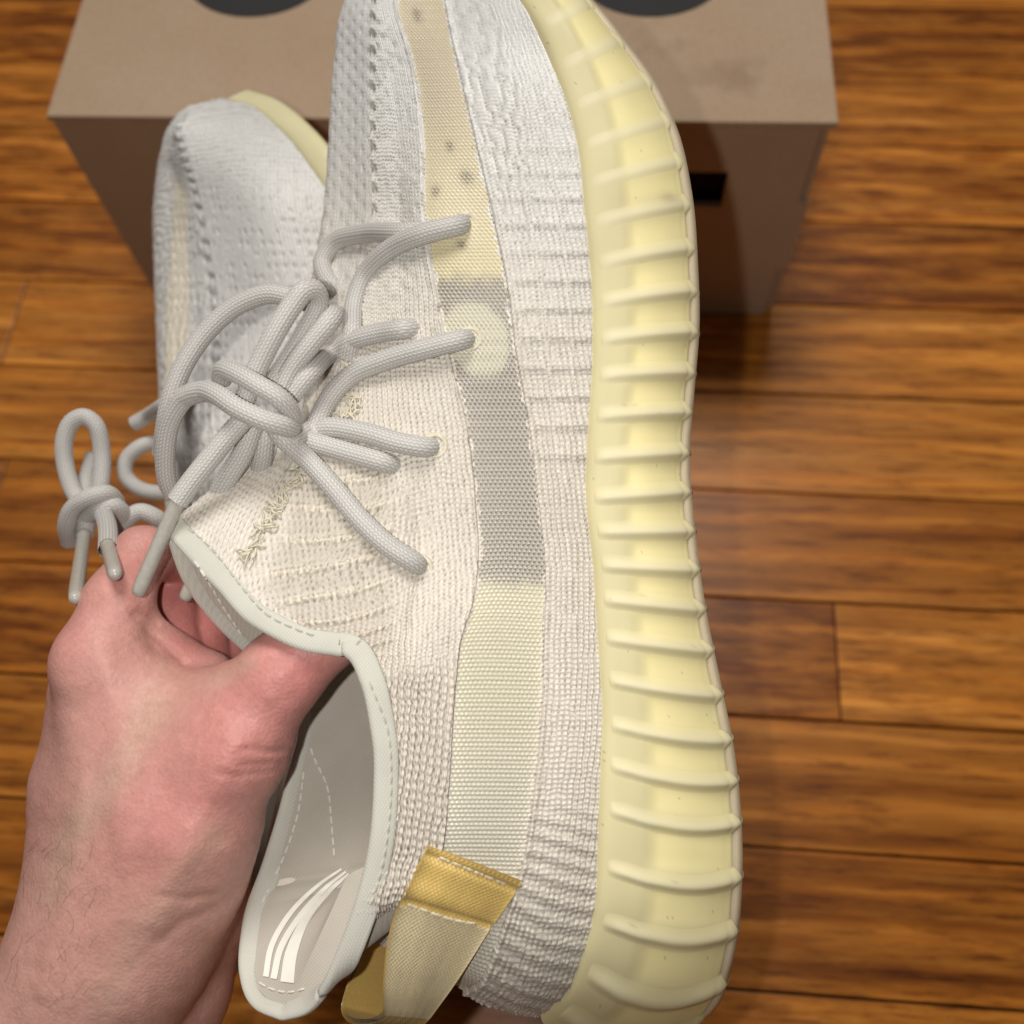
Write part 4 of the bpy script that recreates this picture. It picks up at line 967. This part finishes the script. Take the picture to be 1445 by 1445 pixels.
HC = [  # (k, [(px, py, depth, radius), ...])
 (.010, [(165,1335,.258,.0225),(85,1470,.262,.026),(20,1640,.266,.030)]),
 (.010, [(138,932,.2515,.0098),(176,1110,.2535,.0145),(170,1330,.257,.0200)]),
 (.010, [(132,950,.2635,.0098),(134,1110,.2645,.0146),(150,1330,.263,.0200)]),
 (.010, [(134,965,.278,.0105),(138,1120,.276,.0140),(150,1330,.270,.0180)]),
 (.012, [(215,1275,.2535,.0165),(272,1155,.2475,.0155),(326,1056,.2450,.0122)]),
 (.008, [(330,1050,.2450,.0120),(396,952,.2435,.0095),(455,895,.246,.0088),(515,855,.252,.0082)]),
 (.014, [(240,1060,.2530,.0145),(230,1200,.2555,.0185)]),
 (.008, [(175,950,.2530,.0080),(255,1003,.2525,.0084),(325,990,.2485,.0086)]),
 (.005, [(138,932,.2515,.0099),(166,850,.2560,.0079),(201,783,.2680,.0068)]),
 (.004, [(201,783,.2680,.0068),(258,788,.2850,.0068),(330,835,.2950,.0066)]),
 (.0010, [(228,800,.2860,.0062),(238,860,.2820,.0064),(248,935,.2760,.0075)]),
 (.0008, [(262,835,.2920,.0062),(282,890,.2880,.0064),(288,950,.2820,.0078)]),
 (.0008, [(300,870,.2980,.0060),(312,915,.2950,.0062),(317,965,.2870,.0078)]),
 (.003, [(206,885,.2590,.0046),(245,925,.2600,.0050),(295,952,.2600,.0060)]),
 (.010, [(200,1000,.2700,.0160),(255,1100,.2700,.0190),(245,1250,.2700,.0190)]),
 (.0035, [(290,1296,.2690,.0112),(240,1385,.2740,.0160),(180,1520,.2800,.0200)]),
]
hh = .00085
lo = np.array([-.170, -.008, .212]); hi = np.array([-.028, .172, .318])
nx, ny, nz = np.ceil((hi-lo)/hh).astype(int)
GX = np.stack(np.meshgrid(*[lo[i]+hh*np.arange(n) for i, n in enumerate((nx, ny, nz))], indexing='ij'), -1).astype(np.float32)
D = None
for k, ch in HC:
    pts = [cam_pt(*c[:3]).astype(np.float32) for c in ch]
    d = None
    for (a, b, ca_, cb) in zip(pts[:-1], pts[1:], ch[:-1], ch[1:]):
        q = cone_sd(GX, a, b, ca_[3], cb[3]); d = q if d is None else smin(d, q, .004)
    D = d if D is None else smin(D, d, k)
HV, HF = surface_nets(D, lo, hh); del GX, D
# relax the net a little, then add creases, tendons and fine relief along the normals
def normals(V, F):
    n = np.zeros_like(V); fn = np.cross(V[F[:, 2]]-V[F[:, 0]], V[F[:, 3]]-V[F[:, 1]])
    for j in range(4): np.add.at(n, F[:, j], fn)
    return n/(np.linalg.norm(n, axis=1, keepdims=True)+1e-12)
def relax(V, F, it):
    for _ in range(it):
        a = np.zeros_like(V); c = np.zeros(len(V))
        for j in range(4):
            np.add.at(a, F[:, j], V[F[:, (j+1) % 4]]+V[F[:, (j+3) % 4]]); np.add.at(c, F[:, j], 2)
        V = V*.45+.55*a/c[:, None]
    return V
HV = relax(HV, HF, 3)
n = normals(HV, HF)
if np.mean(np.sum(n*(HV-HV.mean(0)), 1)) < 0: HF = HF[:, ::-1]; n = -n
hx = 722.5+HV[:, 0]/HV[:, 2]*1445; hy = 722.5+HV[:, 1]/HV[:, 2]*1445
def dline(pts):
    q = np.array(pts, float); best = np.full(len(hx), 1e9)
    for a, b in zip(q[:-1], q[1:]):
        ba = b-a; t = np.clip(((hx-a[0])*ba[0]+(hy-a[1])*ba[1])/(ba@ba), 0, 1)
        best = np.minimum(best, np.hypot(hx-a[0]-t*ba[0], hy-a[1]-t*ba[1]))
    return best
front = sstep(.0, .4, -n[:, 2])
disp = np.zeros(len(HV))
for pts, amp, wd in ((((412,1056),(396,1060),(372,1060),(345,1056)), .0006, 4), (((404,1084),(376,1090),(340,1094),(310,1090)), .0004, 5), (((400,1076),(365,1079),(338,1080)), .0004, 4),
                     (((335,1262),(300,1285),(262,1300),(225,1330)), .0005, 9), (((310,1262),(270,1268),(230,1262)), .0004, 6),
                     (((188,868),(214,892),(240,915),(262,938)), .0007, 5), (((196,862),(222,880)), .0006, 4)):
    disp -= amp*np.exp(-(dline(pts)/wd)**2)
for pts, amp, wd in ((((150,915),(168,1050),(175,1220)), .0006, 20), (((330,1050),(270,1180),(215,1300)), .0009, 26), (((120,1080),(100,1250),(60,1400)), .0005, 14), (((215,1080),(180,1200),(140,1330)), .0004, 12)):
    disp += amp*np.exp(-(dline(pts)/wd)**2)
disp *= front
disp += (vnoise(hx*.022, hy*.022, 5)-.5)*.0004+(vnoise(hx*.06, hy*.06, 6)-.5)*.0003
HV2 = HV+n*disp[:, None]
# skin tone: pale where stretched or veined, pinker over knuckles, thumb web and fingers; red is partly painted shade
g = lambda x, y, r: np.exp(-(((hx-x)**2+(hy-y)**2)/(r*r)))
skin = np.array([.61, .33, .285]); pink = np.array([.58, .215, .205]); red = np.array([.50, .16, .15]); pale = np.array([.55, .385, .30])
wp = np.clip(1.1*g(350,1005,85)+.7*g(410,950,50)+.6*g(95,880,60)+.65*g(300,1120,85)+.45*g(190,1080,70)+.5*g(230,1200,80)+.15*g(60,1340,90)+.35*(vnoise(hx*.012, hy*.012, 17)-.4), 0, 1)
wv = np.clip(.9*np.exp(-(dline(((210,1010),(160,1100),(100,1180),(70,1260)))/26)**2)+.7*np.exp(-(dline(((300,1180),(250,1250),(190,1330),(150,1420)))/24)**2)+.8*np.exp(-(dline(((235,935),(300,962),(350,935)))/16)**2)+.5*g(240,975,50), 0, 1)
wr = np.clip(sstep(.262, .276, HV[:, 2])*(hy < 965)*(hx > 150)+.75*g(262,918,42)+.5*g(195,800,55)+.6*g(440,925,55), 0, 1)  # red also paints the flap's shade on the thumb and shade between fingers
wd_ = sstep(.262, .272, HV[:, 2])*(hy > 1240)
c = skin*np.ones((len(hx), 3))
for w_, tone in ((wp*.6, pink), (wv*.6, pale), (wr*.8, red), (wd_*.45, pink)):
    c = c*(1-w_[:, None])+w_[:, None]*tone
wpl = sstep(1180, 1330, hy)*.35; c = c*(1-wpl[:, None])+wpl[:, None]*np.array([.62, .365, .31])
c *= (.93+.14*vnoise(hx*.25, hy*.25, 8))[:, None]
def skin_mat():
    m = vcol_mat('skin', .48, .38, 0, 500, .07, sss=.35, sssr=(1, .35, .2), sss_scale=.0035)
    nt = m.node_tree; b = nt.nodes['Principled BSDF']; tc = nt.nodes.new('ShaderNodeTexCoord')
    v = nt.nodes.new('ShaderNodeTexVoronoi'); v.inputs['Scale'].default_value = 1100; link(nt, tc.outputs['Object'], v.inputs['Vector'])
    n = noise_node(nt, 420, 4, tc.outputs['Object'], .6)
    ad = nt.nodes.new('ShaderNodeMath'); ad.operation = 'MULTIPLY_ADD'; link(nt, n.outputs['Fac'], ad.inputs[0]); ad.inputs[1].default_value = 1.2; link(nt, v.outputs['Distance'], ad.inputs[2])
    bump(nt, ad.outputs[0], .35, .00025, b); return m
hand = tag(empty('person', (0, 0, 0)), 'bare left hand and wrist gripping the sneakers by their collars, thumb inside the nearest one', 'person')
hand.location = Vector(at(170, 1335, .258))
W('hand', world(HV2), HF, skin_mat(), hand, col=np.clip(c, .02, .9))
# a few fine hairs on wrist and back of the hand
HB = BVHTree.FromPolygons(world(HV2).tolist(), HF.tolist())
hp_ = []
for i in range(46):
    x, y = RNG.uniform(2, 130), RNG.uniform(1200, 1440); th = RNG.normal(-1.15, .3); L = RNG.uniform(14, 44); cv = RNG.normal(0, .35)
    pts = []
    for t in np.linspace(0, 1, 6):
        a_ = th+cv*t; p = cast(HB, x+math.cos(a_)*L*t, y+math.sin(a_)*L*t, .0001+.0006*t)
        if p is not None: pts.append(p)
    if len(pts) == 6: hp_.append(tube(np.array(pts), np.linspace(.000026, .00001, 6), 4))
V, F = join_VF(hp_); o = W('arm_hair', V, F, plain_mat('dark_hair', (.09, .05, .03), .5, .3), hand); o['kind'] = 'stuff'
